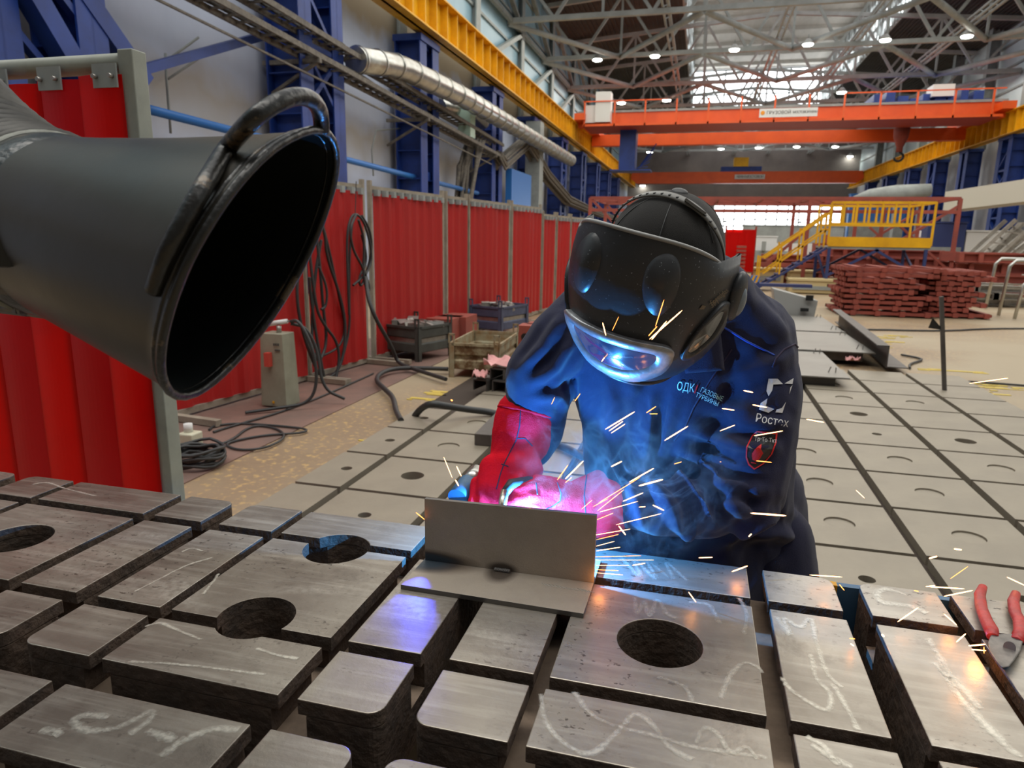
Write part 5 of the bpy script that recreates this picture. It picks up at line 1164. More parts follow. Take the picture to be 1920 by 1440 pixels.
# folds: ridges of cloth
FOLDS = [ # pixel polyline, height, width (m)
 ([(1245, 872), (1285, 900), (1325, 945), (1345, 1000)], .016, .013), ([(1215, 900), (1250, 935), (1275, 985), (1285, 1020)], .013, .012), ([(1290, 850), (1345, 885), (1375, 935), (1380, 990)], .018, .016),
 ([(1180, 905), (1200, 955), (1210, 1000)], .011, .010), ([(1340, 762), (1380, 770), (1425, 772)], .010, .013), ([(1290, 800), (1350, 828), (1400, 842), (1460, 835)], .018, .015), ([(1350, 706), (1400, 695), (1440, 684), (1495, 658)], .010, .014),
 ([(1265, 845), (1330, 862), (1440, 880)], .014, .013), ([(1225, 720), (1215, 800), (1205, 880)], .014, .014), ([(1150, 720), (1140, 800), (1150, 880)], .008, .016), ([(1265, 750), (1245, 830), (1238, 870)], .012, .010),
 ([(1090, 680), (1095, 760), (1105, 850)], .008, .018), ([(1400, 1005), (1455, 1000), (1500, 1010)], .014, .014), ([(1350, 1020), (1420, 985), (1475, 960)], .014, .014), ([(1055, 590), (1020, 650), (970, 700)], .012, .012),
 ([(1070, 640), (1040, 690), (985, 725)], .010, .011), ([(1000, 745), (1050, 745), (1065, 770)], .007, .010), ([(1380, 790), (1440, 800), (1480, 790)], .009, .012), ([(1330, 905), (1395, 915), (1440, 930)], .012, .012), ([(1395, 560), (1440, 600), (1490, 640)], .006, .020),
 ([(1310, 960), (1300, 1000), (1270, 1035)], .012, .012), ([(1160, 640), (1180, 700), (1190, 760)], .008, .015), ([(1350, 940), (1400, 960), (1450, 950)], .012, .012)]
o = m.build('jacket', M['navy'], person); remesh(o, .0065, 5, .55)
jk = o
def wrinkle(o, amp, sc, seed=0):
    me = o.data; me.update(); ns_ = [v.normal.copy() for v in me.vertices]
    for v, n_ in zip(me.vertices, ns_):
        p = v.co*sc+V((seed, 0, 0)); d = noise.noise(V((p.x, p.y, p.z*.55)))*.7+abs(noise.noise(V((p.x*2.1, p.y*2.1, p.z*1.3))))*-.5
        v.co = v.co+n_*(d*amp)
    me.update()
import numpy as np
def folds(o, F, seed=0):
    for (pl, amp, wd) in F:
        me = o.data; co = np.empty(len(me.vertices)*3); me.vertices.foreach_get('co', co); co = co.reshape(-1, 3); no = np.empty_like(co).ravel(); me.vertices.foreach_get('normal', no); no = no.reshape(-1, 3)
        bv = BVHTree.FromPolygons([v.co for v in me.vertices], [tuple(p.vertices) for p in me.polygons]); P_ = []
        for i in range(len(pl)-1):
            for k in range(5):
                a, b_ = pl[i], pl[i+1]; q = drape(a[0]+(b_[0]-a[0])*k/5, a[1]+(b_[1]-a[1])*k/5, 0, bv)
                if q is not None: P_.append(q)
        if len(P_) < 3: continue
        dist = np.full(len(co), 9.); tt = np.zeros(len(co))
        for i in range(len(P_)-1):
            a = np.array(P_[i]); d = np.array(P_[i+1])-a; l2 = max(d@d, 1e-9)
            if l2 > .01: continue
            u = np.clip(((co-a)@d)/l2, 0, 1); r_ = np.linalg.norm(co-a-u[:, None]*d, axis=1); m_ = r_ < dist; dist[m_] = r_[m_]; tt[m_] = (i+u[m_])/(len(P_)-1)
        fade = np.clip(np.sin(np.pi*np.clip(tt*.9+.05, 0, 1))*1.6, 0, 1); h = amp*(np.exp(-(dist/wd)**2)-.45*np.exp(-((dist-2.1*wd)/(wd*.9))**2))*fade; h[dist > 4*wd] = 0
        co = co+no*h[:, None]; me.vertices.foreach_set('co', co.ravel()); me.update()
def drape(px, py, off=.002, tree=None):
    d = ray(px, py).normalized(); h = tree.ray_cast(EYE, d)
    return None if h[0] is None else h[0]-d*off
folds(jk, FOLDS)
wrinkle(jk, .006, 11)
bvh = BVHTree.FromPolygons([v.co.copy() for v in jk.data.vertices], [tuple(p.vertices) for p in jk.data.polygons])
def drape(px, py, off=.002, tree=None):
    d = ray(px, py).normalized(); h = (tree or bvh).ray_cast(EYE, d)
    if h[0] is None: return None
    return h[0]-d*off
def seam(pts, r, name, mt, parent, off=.0, tree=None, n=10):
    out = []
    for i in range(len(pts)-1):
        for k in range(n):
            a, b_ = pts[i], pts[i+1]; q = drape(a[0]+(b_[0]-a[0])*k/n, a[1]+(b_[1]-a[1])*k/n, off, tree)
            if q is not None: out.append(q)
    if len(out) > 3: return MB().tube(out, r, 6).build(name, mt, parent)
def patch(poly, thick, name, mt, parent, off=.003, tree=None, n=9):
    """four-cornered cloth piece laid on the jacket: TL, TR, BR, BL"""
    rows = []; tl, tr, br, bl = poly
    for i in range(n+1):
        row = []
        for k in range(n+1):
            u, v_ = k/n, i/n; x = (tl[0]*(1-u)+tr[0]*u)*(1-v_)+(bl[0]*(1-u)+br[0]*u)*v_; y = (tl[1]*(1-u)+tr[1]*u)*(1-v_)+(bl[1]*(1-u)+br[1]*u)*v_
            q = drape(x, y, off, tree); row.append(q)
        rows.append(row)
    last = next(q for r_ in rows for q in r_ if q is not None)
    for r_ in rows:
        for k in range(len(r_)):
            if r_[k] is None: r_[k] = last
            last = r_[k]
    b = MB().loft(rows, closed=False); o = b.build(name, mt, parent); s_ = o.modifiers.new('s', 'SOLIDIFY'); s_.thickness = thick; s_.offset = 0; return o
seam([(1338, 603), (1368, 620), (1400, 640), (1430, 655), (1455, 668)], .0022, 'piping', M['piping'], jk)
seam([(1066, 520), (1080, 505)], .002, 'piping', M['piping'], jk)
seam([(1500, 655), (1490, 645), (1470, 655), (1455, 672), (1448, 690)], .002, 'shoulder_seam', M['seam'], jk)
seam([(1372, 655), (1330, 715), (1300, 765), (1285, 800), (1262, 830)], .0018, 'front_seam', M['seam'], jk)
patch([(1270, 640), (1350, 620), (1358, 694), (1285, 700)], .003, 'pocket_flap', M['navy'], jk, .006)
patch([(1100, 562), (1112, 560), (1120, 590), (1108, 590)], .003, 'collar_tab', M['navy'], jk, .003)
# printed and embroidered marks on the jacket
M['print'] = mat('white_print', (.62, .62, .62), .6); M['print_teal'] = mat('pale_teal_print', (.45, .80, .72), .6); M['badge_red'] = mat('red_embroidery', (.75, .02, .02), .6)
def print_on(me, org, ux, uy, name, mt, parent, off=.0025, tree=None):
    """lay a flat outline on the cloth: local x, y -> pixel offsets"""
    bm = bmesh.new(); bm.from_mesh(me); bmesh.ops.triangulate(bm, faces=bm.faces); bmesh.ops.subdivide_edges(bm, edges=[e for e in bm.edges if e.calc_length() > .25], cuts=2, use_grid_fill=False)
    bmesh.ops.triangulate(bm, faces=bm.faces); last = V()
    for v in bm.verts:
        px = org[0]+ux[0]*v.co.x+uy[0]*v.co.y; py = org[1]+ux[1]*v.co.x+uy[1]*v.co.y; q = drape(px, py, off, tree)
        if q is None: q = last
        v.co = q; last = q
    bm.to_mesh(me); bm.free(); me.materials.clear(); me.materials.append(mt); me.update(); return link(name, me, parent)
def word(body, org, ang, size, mt, name='lettering', parent=None, off=.0025, tree=None, sx=1., skew=0):
    off = max(off, .0045); me = text(name, body, 1.0, mt); a = math.radians(ang); ux = (size*sx*math.cos(a), size*sx*math.sin(a)); uy = (size*math.sin(a+skew), -size*math.cos(a+skew))
    return print_on(me, org, ux, uy, name, mt, parent, off, tree)
word('Ростех', (1415, 790), 10, 22, M['print'], parent=jk, sx=.86, off=.0085)
word('ОДК', (1268, 731), 8, 22, M['print_teal'], parent=jk, sx=.68)
word('ГАЗОВЫЕ', (1312, 734), 24, 13, M['print_teal'], parent=jk, sx=.75)
word('ТУРБИНЫ', (1303, 743), 24, 12, M['print_teal'], parent=jk, sx=.80)
def shape_on(polys, name, mt, parent, off=.0025, tree=None):
    me = bpy.data.meshes.new(name); vs, fs = [], []
    for p in polys: b = len(vs); vs += [(x, y, 0) for x, y in p]; fs.append(list(range(b, b+len(p))))
    me.from_pydata(vs, [], fs)
    bm = bmesh.new(); bm.from_mesh(me); bmesh.ops.triangulate(bm, faces=bm.faces); bmesh.ops.subdivide_edges(bm, edges=bm.edges, cuts=3); bmesh.ops.triangulate(bm, faces=bm.faces); last = V()
    for v in bm.verts:
        q = drape(v.co.x, v.co.y, off, tree); q = last if q is None else q; v.co = q; last = q
    bm.to_mesh(me); bm.free(); me.materials.append(mt); return link(name, me, parent)
shape_on([[(1307, 721), (1309, 722), (1303, 738), (1301, 737)]], 'divider_mark', M['badge_red'], jk)
shape_on([[(1441, 710), (1458, 710), (1468, 720), (1450, 721)], [(1441, 710), (1450, 721), (1448, 732), (1441, 743), (1437, 733)], [(1471, 719), (1488, 709), (1486, 720)], [(1486, 722), (1480, 739), (1482, 726)], [(1426, 756), (1439, 747), (1436, 761), (1452, 767), (1441, 774), (1423, 768)], [(1456, 768), (1466, 765), (1474, 753), (1467, 774), (1454, 773)]], 'emblem', M['print'], jk)
SH = [(1419, 808), (1458, 812), (1456, 830), (1448, 852), (1432, 870), (1414, 881), (1403, 872), (1398, 858), (1399, 838), (1410, 816)]
c_ = (sum(x for x, _ in SH)/len(SH), sum(y for _, y in SH)/len(SH))
bd = shape_on([SH], 'badge', M['black'], jk, .002)
shape_on([[SH[k], SH[(k+1) % len(SH)], (c_[0]+(SH[(k+1) % len(SH)][0]-c_[0])*.9, c_[1]+(SH[(k+1) % len(SH)][1]-c_[1])*.92), (c_[0]+(SH[k][0]-c_[0])*.9, c_[1]+(SH[k][1]-c_[1])*.92)] for k in range(len(SH))], 'badge_border', M['badge_red'], bd, .0032)
shape_on([[(1411, 862), (1409, 852), (1414, 844), (1420, 838), (1428, 832), (1427, 842), (1431, 850), (1425, 860), (1419, 866)], [(1408, 866), (1418, 868), (1418, 870), (1408, 868)]], 'flame_mark', M['badge_red'], bd, .0034)
word('Тр То Ткт', (1414, 826), 6, 11, M['print'], parent=bd, sx=.82, off=.0034)
M['print'].node_tree.nodes['Principled BSDF'].inputs['Base Color'].default_value = (.62, .62, .62, 1)
# --- gauntlets
def hose_px(pts): return [dep(*p[:3]) for p in pts]
def glove(name, gaunt, palm, fingers, thumb, vox=.0035):
    m = MB()
    for c_ in gaunt: chain(m, c_, 18)
    for c_ in palm: chain(m, c_, 12)
    for f in fingers: chain(m, f, 10)
    chain(m, thumb, 10)
    o = m.build(name, M['suede'], person); remesh(o, vox, 4, .5); wrinkle(o, .004, 26, 3); return o
g1 = glove('glove', [[(985, 785, 1.450, .066), (978, 820, 1.445, .066), (965, 858, 1.435, .054), (950, 895, 1.420, .046)], [(930, 868, 1.410, .02), (918, 900, 1.390, .018), (925, 935, 1.380, .015)], [(990, 850, 1.400, .022), (1000, 880, 1.390, .022), (985, 905, 1.385, .020)]],
           [[(955, 880, 1.410, .045), (935, 915, 1.390, .036)], [(925, 880, 1.410, .032), (915, 915, 1.390, .026)], [(975, 870, 1.400, .032), (985, 890, 1.390, .03)]],
           [[(920, 905, 1.390, .017), (928, 940, 1.375, .014), (940, 962, 1.360, .012)], [(910, 915, 1.400, .016), (905, 940, 1.380, .014), (915, 955, 1.370, .012)], [(935, 905, 1.375, .016), (948, 930, 1.360, .013), (952, 955, 1.350, .012)], [(895, 905, 1.410, .015), (890, 930, 1.395, .013), (885, 945, 1.385, .011)]],
           [(990, 880, 1.385, .021), (975, 905, 1.370, .018), (958, 918, 1.360, .014)])
g2 = glove('glove', [[(1128, 952, 1.395, .062), (1108, 950, 1.390, .056), (1075, 942, 1.375, .036)], [(1125, 915, 1.390, .025), (1125, 985, 1.390, .028)], [(1120, 900, 1.410, .02), (1080, 915, 1.380, .018)]],
           [[(1078, 940, 1.370, .036), (1040, 940, 1.355, .030)], [(1040, 928, 1.350, .024), (1010, 925, 1.345, .022)]],
           [[(1030, 920, 1.350, .017), (1000, 914, 1.340, .016), (975, 918, 1.335, .0145), (958, 920, 1.335, .012)], [(1030, 938, 1.340, .017), (995, 932, 1.330, .016), (970, 938, 1.325, .0145), (955, 942, 1.330, .012)], [(1035, 955, 1.340, .016), (1005, 952, 1.325, .015), (980, 956, 1.320, .013)], [(1045, 970, 1.340, .014), (1020, 972, 1.330, .013), (1000, 972, 1.325, .012)]],
           [(1060, 918, 1.370, .020), (1030, 908, 1.360, .017), (1008, 903, 1.355, .014)])
for g, lines in ((g1, [[(978, 745), (974, 800), (968, 825), (955, 850), (945, 870), (938, 890), (930, 920)], [(968, 822), (985, 822), (1000, 838)], [(940, 870), (955, 875)], [(905, 800), (900, 860)]]), (g2, [[(1045, 905), (1052, 925), (1050, 940), (1035, 950), (1015, 958)], [(1100, 890), (1095, 930), (1100, 980)], [(1005, 905), (1008, 930)]])):
    tr_ = BVHTree.FromPolygons([v.co.copy() for v in g.data.vertices], [tuple(p.vertices) for p in g.data.polygons])
    for l in lines: seam(l, .0013, 'stitched_seam', M['seam'], g, 0, tr_)
m = MB(); ring = []
# rolled cuff edges
c0 = dep(988, 778, 1.45); ax = (dep(978, 820, 1.445)-c0).normalized(); x, y = frame_of(ax)
m.tube([c0+x*.062*math.cos(k*.2618)+y*.062*math.sin(k*.2618)-ax*.004 for k in range(24)], .0035, 6, closed=True); m.build('cuff_edge', M['suede'], g1)

# --- cap and helmet
m = MB(); CC = HC+U_*.030-F_*.014
m.ball(CC, (.096, .108, .100), 32, 24, rot=Matrix((E_, F_, U_)).transposed())
cap = m.build('cap', cloth('black_knit_cap', (.020, .018, .016), (.013, .012, .011), 900), person)
MB().ball(CC+U_*.098-F_*.012, (.014, .014, .006), 12, 8, rot=Matrix((E_, F_, U_)).transposed()).build('cap_button', M['rubber'], cap)
cp = MB()
for a in range(3):
    ang = a*math.pi/3+.3; pts = []
    for k in range(-11, 12): th = k*.1; pts.append(CC+U_*.0985*math.cos(th)+(E_*.0985*math.cos(ang)+F_*.1125*math.sin(ang))*math.sin(th))
    cp.tube(pts, .0009, 5)
cp.build('cap_seams', M['rubber'], cap)
# helmet shell: rows of rings around the face, from the rim over the forehead to the chin
def hp_(th, u, wid, dep_, f0):     # th: 0 straight ahead, +-90 the ears
    return HC + E_*(wid*math.sin(th)) + F_*(f0+dep_*math.cos(th)) + U_*u
ROWS = [  # u, half width, depth, forward offset
    (.098, .125, .150, .000), (.070, .130, .158, .002), (.040, .134, .163, .003), (.010, .136, .165, .002), (-.015, .137, .163, .000), (-.055, .134, .158, -.002), (-.090, .125, .148, -.004), (-.122, .110, .134, -.005), (-.150, .090, .114, -.004), (-.168, .066, .090, 0)]
NT = 48
def shell_rows(k, rows=ROWS, t0=-1.52, t1=1.52):
    out = []
    for (u, w_, d_, f0) in rows:
        row = []
        for i in range(NT+1):
            th = t0+(t1-t0)*i/NT; uu = u
            if u > .09: uu = u-.080*abs(th/1.6)**3 + .006*math.cos(th*2)
            # rounded square section, cheeks swept back near the ears
            s_, c_ = math.sin(th), math.cos(th); e = .86
            row.append(HC + E_*((w_+k)*math.copysign(abs(s_)**e, s_)) + F_*(f0+(d_+k)*math.copysign(abs(c_)**e, c_)) + U_*uu)
        out.append(row)
    return out
o_rows, i_rows = shell_rows(0), shell_rows(-.004)
m = MB(); m.loft(o_rows, closed=False); m.loft([r_[::-1] for r_ in i_rows], closed=False)
for A_, B_ in ((o_rows[0], i_rows[0]), (o_rows[-1], i_rows[-1])): m.loft([A_, B_], closed=False)
m.loft([[r_[0] for r_ in o_rows], [r_[0] for r_ in i_rows]], closed=False); m.loft([[r_[-1] for r_ in o_rows], [r_[-1] for r_ in i_rows]], closed=False)
def speck(name, c, rough, c2=(.25, .28, .3)):
    mm = mat(name, c, rough, c2=None, bump=.05, bs=60); nt = mm.node_tree; N = nt.nodes; L = nt.links; p = N['Principled BSDF']; geo = N.new('ShaderNodeNewGeometry')
    n = N.new('ShaderNodeTexNoise'); n.inputs['Scale'].default_value = 260; n.inputs['Detail'].default_value = 2; L.new(geo.outputs['Position'], n.inputs[0])
    r = N.new('ShaderNodeValToRGB'); r.color_ramp.elements[0].position = .70; r.color_ramp.elements[1].position = .74; L.new(n.outputs[0], r.inputs[0])
    x = N.new('ShaderNodeMix'); x.data_type = 'RGBA'; L.new(r.outputs[0], x.inputs[0]); x.inputs[6].default_value = (*c, 1); x.inputs[7].default_value = (*c2, 1); L.new(x.outputs[2], p.inputs['Base Color']); return mm
M['shell'] = speck('black_helmet_shell', (.030, .032, .035), .40)
hel = m.build('welding_helmet', M['shell'], person)
hb = BVHTree.FromPolygons([v.co.copy() for v in hel.data.vertices], [tuple(p.vertices) for p in hel.data.polygons])
MB().tube([r_ for r_ in [p+U_*.001 for p in o_rows[0]][5:-5]], .0032, 8).build('brow_edge', mat('pale_highlight_rim', (.30, .30, .29), .35), hel)  # pale colour paints in the highlight along the rim
MB().tube([p for p in o_rows[-1]], .006, 8).build('chin_edge', M['shell'], hel)
# forward window with silver frame, built on the shell surface by angle and height
def on_shell(th, u, k=.0):
    for i in range(len(ROWS)-1):
        a, b_ = ROWS[i], ROWS[i+1]
        if a[0] >= u >= b_[0]:
            f_ = (a[0]-u)/(a[0]-b_[0]); w_, d_, f0 = [a[j]+(b_[j]-a[j])*f_ for j in (1, 2, 3)]; break
    else: u_, w_, d_, f0 = ROWS[0] if u > 0 else ROWS[-1]
    s_, c_ = math.sin(th), math.cos(th); e = .86
    return HC + E_*((w_+k)*math.copysign(abs(s_)**e, s_)) + F_*(f0+(d_+k)*math.copysign(abs(c_)**e, c_)) + U_*u
def band(outline_out, outline_in, k0, k1, name, mt, parent):
    """frame between two closed outlines in (angle, height), standing proud of the shell"""
    n = len(outline_out); lo = lambda pts, k: [on_shell(t_, u_, k) for t_, u_ in pts]
    m_ = MB(); m_.loft([lo(outline_out, -.002), lo(outline_out, k1*.7), lo([( (a[0]*.93+b_[0]*.07), (a[1]*.93+b_[1]*.07)) for a, b_ in zip(outline_out, outline_in)], k1), lo([((a[0]*.25+b_[0]*.75), (a[1]*.25+b_[1]*.75)) for a, b_ in zip(outline_out, outline_in)], k1*.8), lo(outline_in, k0)], closed=True)
    return m_.build(name, mt, parent, fixn=False)
def outline(tw, uc, uh, n=48, p=3.2, taper=0., droop=0.):
    out = []
    for k in range(n):
        a = 2*math.pi*k/n; c_, s_ = math.cos(a), math.sin(a); x = math.copysign(abs(c_)**(2/p), c_); y = math.copysign(abs(s_)**(2/p), s_)
        out.append((tw*x, uc+uh*y*(1-taper*abs(x)**2)-droop*x*x))
    return out
FO, FI = [(a-.06, b_) for a, b_ in outline(.78, -.110, .054, taper=.25, droop=-.020, p=3.8)], [(a-.06, b_) for a, b_ in outline(.58, -.107, .026, taper=.30, droop=-.016)]
M['silver'] = mat('worn_silver_frame', (.50, .52, .54), .32, .55, c2=(.33, .34, .36), ns=40, amt=.4, bump=.08, bs=120)
band(FO, FI, .002, .011, 'lens_frame', M['silver'], hel)
b = MB(); pts = [on_shell(t_, u_, .003) for t_, u_ in FI]; cc_ = on_shell(0, -.106, .003)
b.loft([pts, [on_shell(t_*.5, -.108+(u_+.108)*.5, .003) for t_, u_ in FI], [on_shell(t_*.05, -.108+(u_+.108)*.05, .003) for t_, u_ in FI]], caps=False)
b.face(list(range(len(b.v)-48, len(b.v)))); b.build('lens', mat('dark_blue_lens', (.015, .05, .11), .08, coat=1.0), hel)
for s_ in (-1, 1):
    so = [(s_*(1.12+(t_*.28)), -.045+(u_+.070)*.75+t_*.030) for t_, u_ in outline(1, -.070, .052, taper=.35)]
    si = [(s_*(1.12+(t_*.20)), -.045+(u_+.066)*.85+t_*.022) for t_, u_ in outline(1, -.066, .028, taper=.3)]
    band(so, si, .001, .006, 'side_window_frame', M['shell'], hel)
    b = MB(); b.loft([[on_shell(t_, u_, .002) for t_, u_ in si], [on_shell(s_*1.12+(t_-s_*1.12)*.05, -.045+(u_+.045)*.05, .002) for t_, u_ in si]]); b.face(list(range(48, 96))); b.build('side_window', mat(f'smoked_side_lens_{s_+1}', (.02, .018, .02), .1, coat=1), hel)
# moulded ridges over the brow
for s_ in (-1, 1):
    b = MB(); pts_o = [(s_*(.42+.20*t_), .038+u_) for t_, u_ in [(math.cos(a)*(1+.2*math.sin(a)), .048*math.sin(a)) for a in [2*math.pi*k/32 for k in range(32)]]]
    b.loft([[on_shell(t_, u_, .0) for t_, u_ in pts_o], [on_shell(s_*.42+(t_-s_*.42)*.85, .038+(u_-.038)*.88, .0065) for t_, u_ in pts_o], [on_shell(s_*.42+(t_-s_*.42)*.05, .038+(u_-.038)*.05, .010) for t_, u_ in pts_o]]); b.face(list(range(64, 96))); b.build('brow_ridge', M['shell'], hel)
# ear pivots, head band over the crown
band_m = mat('grey_head_band', (.17, .165, .15), .45); 
for s_ in (-1, 1):
    q = HC+E_*s_*.134+F_*.012-U_*.0; rot = Matrix((F_, U_, E_)).transposed()
    MB().ball(q+E_*s_*.004, (.030, .042, .014), 24, 14, rot=rot).build('pivot_cover', M['shell'], hel); MB().ball(q+E_*s_*.012-U_*.004+F_*.004, (.013, .026, .010), 18, 10, rot=rot).build('pivot_knob', mat(f'grey_blue_knob_{s_+1}', (.22, .27, .31), .35), hel)
hbm = MB()
def crown(phi, r_=1.0, f=0.):   # arc from ear to ear over the cap, tilted backwards
    be = .42+f*9; return CC+E_*(.101*r_*math.sin(phi))+(U_*.104*r_*math.cos(be)+F_*.112*r_*math.sin(be))*math.cos(phi)
rows = [[], [], [], []]
for k in range(-26, 27):
    ph = k/26*1.62
    for j, f in enumerate((-.004, .012)): rows[j].append(crown(ph, 1.0, -.02+f)); rows[3-j].append(crown(ph, 1.025, -.02+f))
hbm.loft([rows[0], rows[1], rows[2], rows[3], rows[0]], closed=False)
bnd = hbm.build('head_band', band_m, hel)
ho = MB()
for k in range(-20, 16):
    if 3 < k < 9: continue
    ph = k/26*1.62; c_ = (crown(ph, 1.0275, -.02-.004)+crown(ph, 1.0275, -.02+.012))/2; d1 = (crown(ph+.02, 1.0275, -.016)-crown(ph, 1.0275, -.016)).normalized()
    if k % 2 == 0: ho.ball(c_, (.0022, .0048, .0012), 8, 6, rot=Matrix((d1, F_, d1.cross(F_))).transposed())
ho.build('band_holes', M['black'], bnd, kind='stuff')
b = MB(); a_, b_ = crown(.25, 1.04, -.016), crown(.62, 1.04, -.016); b.bar(a_, b_, .022, .004); b.build('band_buckle', band_m, bnd)
for s_ in (-1, 1):
    b = MB(); b.tube([crown(s_*1.5, 1.02, -.02), HC+E_*s_*.118+U_*.05+F_*.0, HC+E_*s_*.126+U_*.03+F_*.01, HC+E_*s_*.126+F_*.012], [.006, .010, .010, .008], 10, sq=.5); b.build('pivot_arm', band_m, hel)
word('Speedglas', (1336, 572), -40, 13, mat('faint_gold_print', (.16, .12, .07), .4), parent=hel, off=.002, tree=hb, sx=.8)
word('3M', (1334, 578), -32, 14, bpy.data.materials['faint_gold_print'], parent=hel, off=.002, tree=hb)
shape_on([[(1317, 572), (1324, 574), (1320, 580), (1311, 580)]], 'emblem', bpy.data.materials['faint_gold_print'], hel, .002, hb)

# --- welding torch in his hands
t = thing('welding_torch', 'welding torch with a black neck and bright nozzle held in the red gloves', 'torch', dep(945, 930, 1.32))
MB().tube([dep(1035, 912, 1.37), dep(990, 905, 1.35), dep(958, 908, 1.33), dep(946, 925, 1.315)], [.014, .013, .011, .009], 12).build('neck', M['rubber'], t)
MB().tube([dep(946, 922, 1.315), dep(943, 940, 1.30), dep(941, 962, 1.285)], [.0085, .0085, .006], 14).build('nozzle', mat('bright_nozzle', (.75, .68, .55), .25, .9), t)
t = thing('pipe_offcut', 'silver pipe with a blue end lying behind the welded bracket beside the glove', 'pipe', onz(880, 930, TZ))
A_, B_ = dep(858, 935, 1.40), dep(896, 885, 1.48)
MB().tube([A_, A_.lerp(B_, .55)], .022, 18).build('grip_sleeve', M['standblue'], t); MB().tube([A_.lerp(B_, .55), B_], .019, 18).build('tube', M['galv'], t)
# ================================================================ ARC, SPARKS, SMOKE
ARC = V((-.262, 1.185, .925))
light('welding_arc_light', 'POINT', V((-.275, 1.180, .986)), 25.0, (.05, .36, 1.0), .006)
t = tag(MB().ball(ARC, .006, 12, 8).build('welding_arc', emis('arc_glow', (.55, .80, 1.0), 60.)), 'white hot welding arc glowing behind the upright plate', 'welding arc')
M['spark'] = emis('white_hot_spark', (1.0, .42, .16), 9.); M['spark_o'] = emis('orange_spark', (1.0, .25, .05), 7.)
SP = [  # x0 y0 x1 y1 width kind
(1135, 805, 1190, 772, 2.2, 0), (1142, 808, 1168, 790, 1.8, 0), (1160, 790, 1188, 773, 2, 0), (1146, 812, 1172, 795, 1.5, 0), (1078, 752, 1088, 738, 1.2, 1), (1034, 758, 1040, 745, 1, 1), (1212, 774, 1230, 762, 1.5, 1), (1218, 776, 1233, 776, 1.2, 1),
(1246, 826, 1290, 799, 2.2, 0), (1350, 808, 1378, 797, 1.6, 0), (1354, 766, 1377, 769, 2, 0), (1394, 732, 1412, 736, 2.4, 0), (1411, 759, 1438, 764, 2.2, 0), (1414, 817, 1468, 808, 2, 0), (1512, 786, 1545, 792, 2, 0), (1418, 864, 1447, 867, 1.6, 1),
(1818, 719, 1890, 709, 1.6, 0), (1605, 919, 1621, 934, 1.4, 0), (1407, 962, 1474, 967, 3.4, 0), (1404, 1006, 1409, 1001, 2.5, 0), (1372, 1072, 1402, 1061, 2.4, 0), (1310, 1046, 1336, 1045, 2, 0), (1291, 1110, 1305, 1129, 2, 0),
(1518, 1078, 1579, 1082, 2, 0), (1742, 1100, 1808, 1104, 2.4, 0), (1770, 1118, 1824, 1107, 2.2, 0), (1736, 1100, 1753, 1098, 2, 0), (1782, 1085, 1815, 1062, 1, 1), (1683, 1166, 1722, 1139, 2.2, 0), (1770, 1151, 1794, 1172, 2, 0), (1793, 1204, 1811, 1188, 2.4, 0), (1816, 1211, 1848, 1208, 2.6, 0), (1822, 1218, 1849, 1220, 2.2, 0), (1845, 1213, 1845, 1225, 1.6, 1), (1888, 1082, 1922, 1098, 2, 0),
(1789, 1029, 1803, 1031, 3, 0), (1742, 1047, 1757, 1043, 3, 0), (1574, 1096, 1583, 1107, 1.6, 1), (1654, 1190, 1657, 1193, 4, 0), (1593, 1197, 1603, 1198, 2, 1), (1595, 1207, 1601, 1211, 2.4, 0), (1714, 1107, 1722, 1109, 1.6, 1),
(1218, 636, 1279, 582, 2.4, 0), (1222, 637, 1250, 602, 2.2, 0), (1229, 612, 1245, 562, 1.4, 1), (1216, 630, 1232, 612, 1.6, 1), (1130, 605, 1136, 629, 1.8, 0), (1128, 678, 1138, 664, 1.8, 0), (1148, 620, 1160, 594, .8, 1),
(832, 857, 848, 896, 1.3, 0), (856, 874, 865, 893, 2, 0), (854, 900, 860, 911, 2.4, 0), (780, 961, 796, 974, 1.4, 1), (846, 750+0, 848, 751, 3, 1), (992, 930, 994, 945, 2, 0),
(1060, 898, 1094, 864, 2.2, 0), (1045, 900, 1065, 872, 1.2, 1), (1146, 875, 1166, 865, 2.2, 0), (1180, 904, 1226, 878, 2, 0), (1198, 911, 1243, 899, 3, 0), (1168, 940, 1206, 924, 1.8, 0), (1198, 951, 1210, 950, 1.6, 0), (1224, 947, 1245, 957, 2.2, 0), (1122, 943, 1200, 895, 1, 1), (1120, 958, 1170, 918, 1, 1), (1125, 960, 1196, 940, 1.2, 0), (1118, 975, 1150, 962, 1, 1), (1155, 984, 1240, 963, 1.2, 0), (1117, 1003, 1182, 992, 1.1, 0), (1118, 1012, 1160, 1002, .9, 1), (1118, 1024, 1152, 1015, .9, 0), (1118, 1033, 1163, 1026, 1.4, 0), (1160, 986, 1173, 1003, 2.4, 0), (1116, 1044, 1202, 1042, 1, 1), (1118, 1050, 1226, 1050, 1, 0), (1186, 1060, 1210, 1056, 2, 0), (1118, 1060, 1180, 1060, 1, 0), (1118, 1068, 1160, 1070, 1, 1), (1118, 1074, 1168, 1078, 1, 0), (1112, 950, 1140, 935, .9, 1), (1090, 955, 1110, 938, .9, 1), (1060, 905, 1072, 895, 1.2, 1), (1350, 866+0, 1352, 866, 1, 1), (1264, 870, 1278, 866, 1.2, 1)]
proto = {}
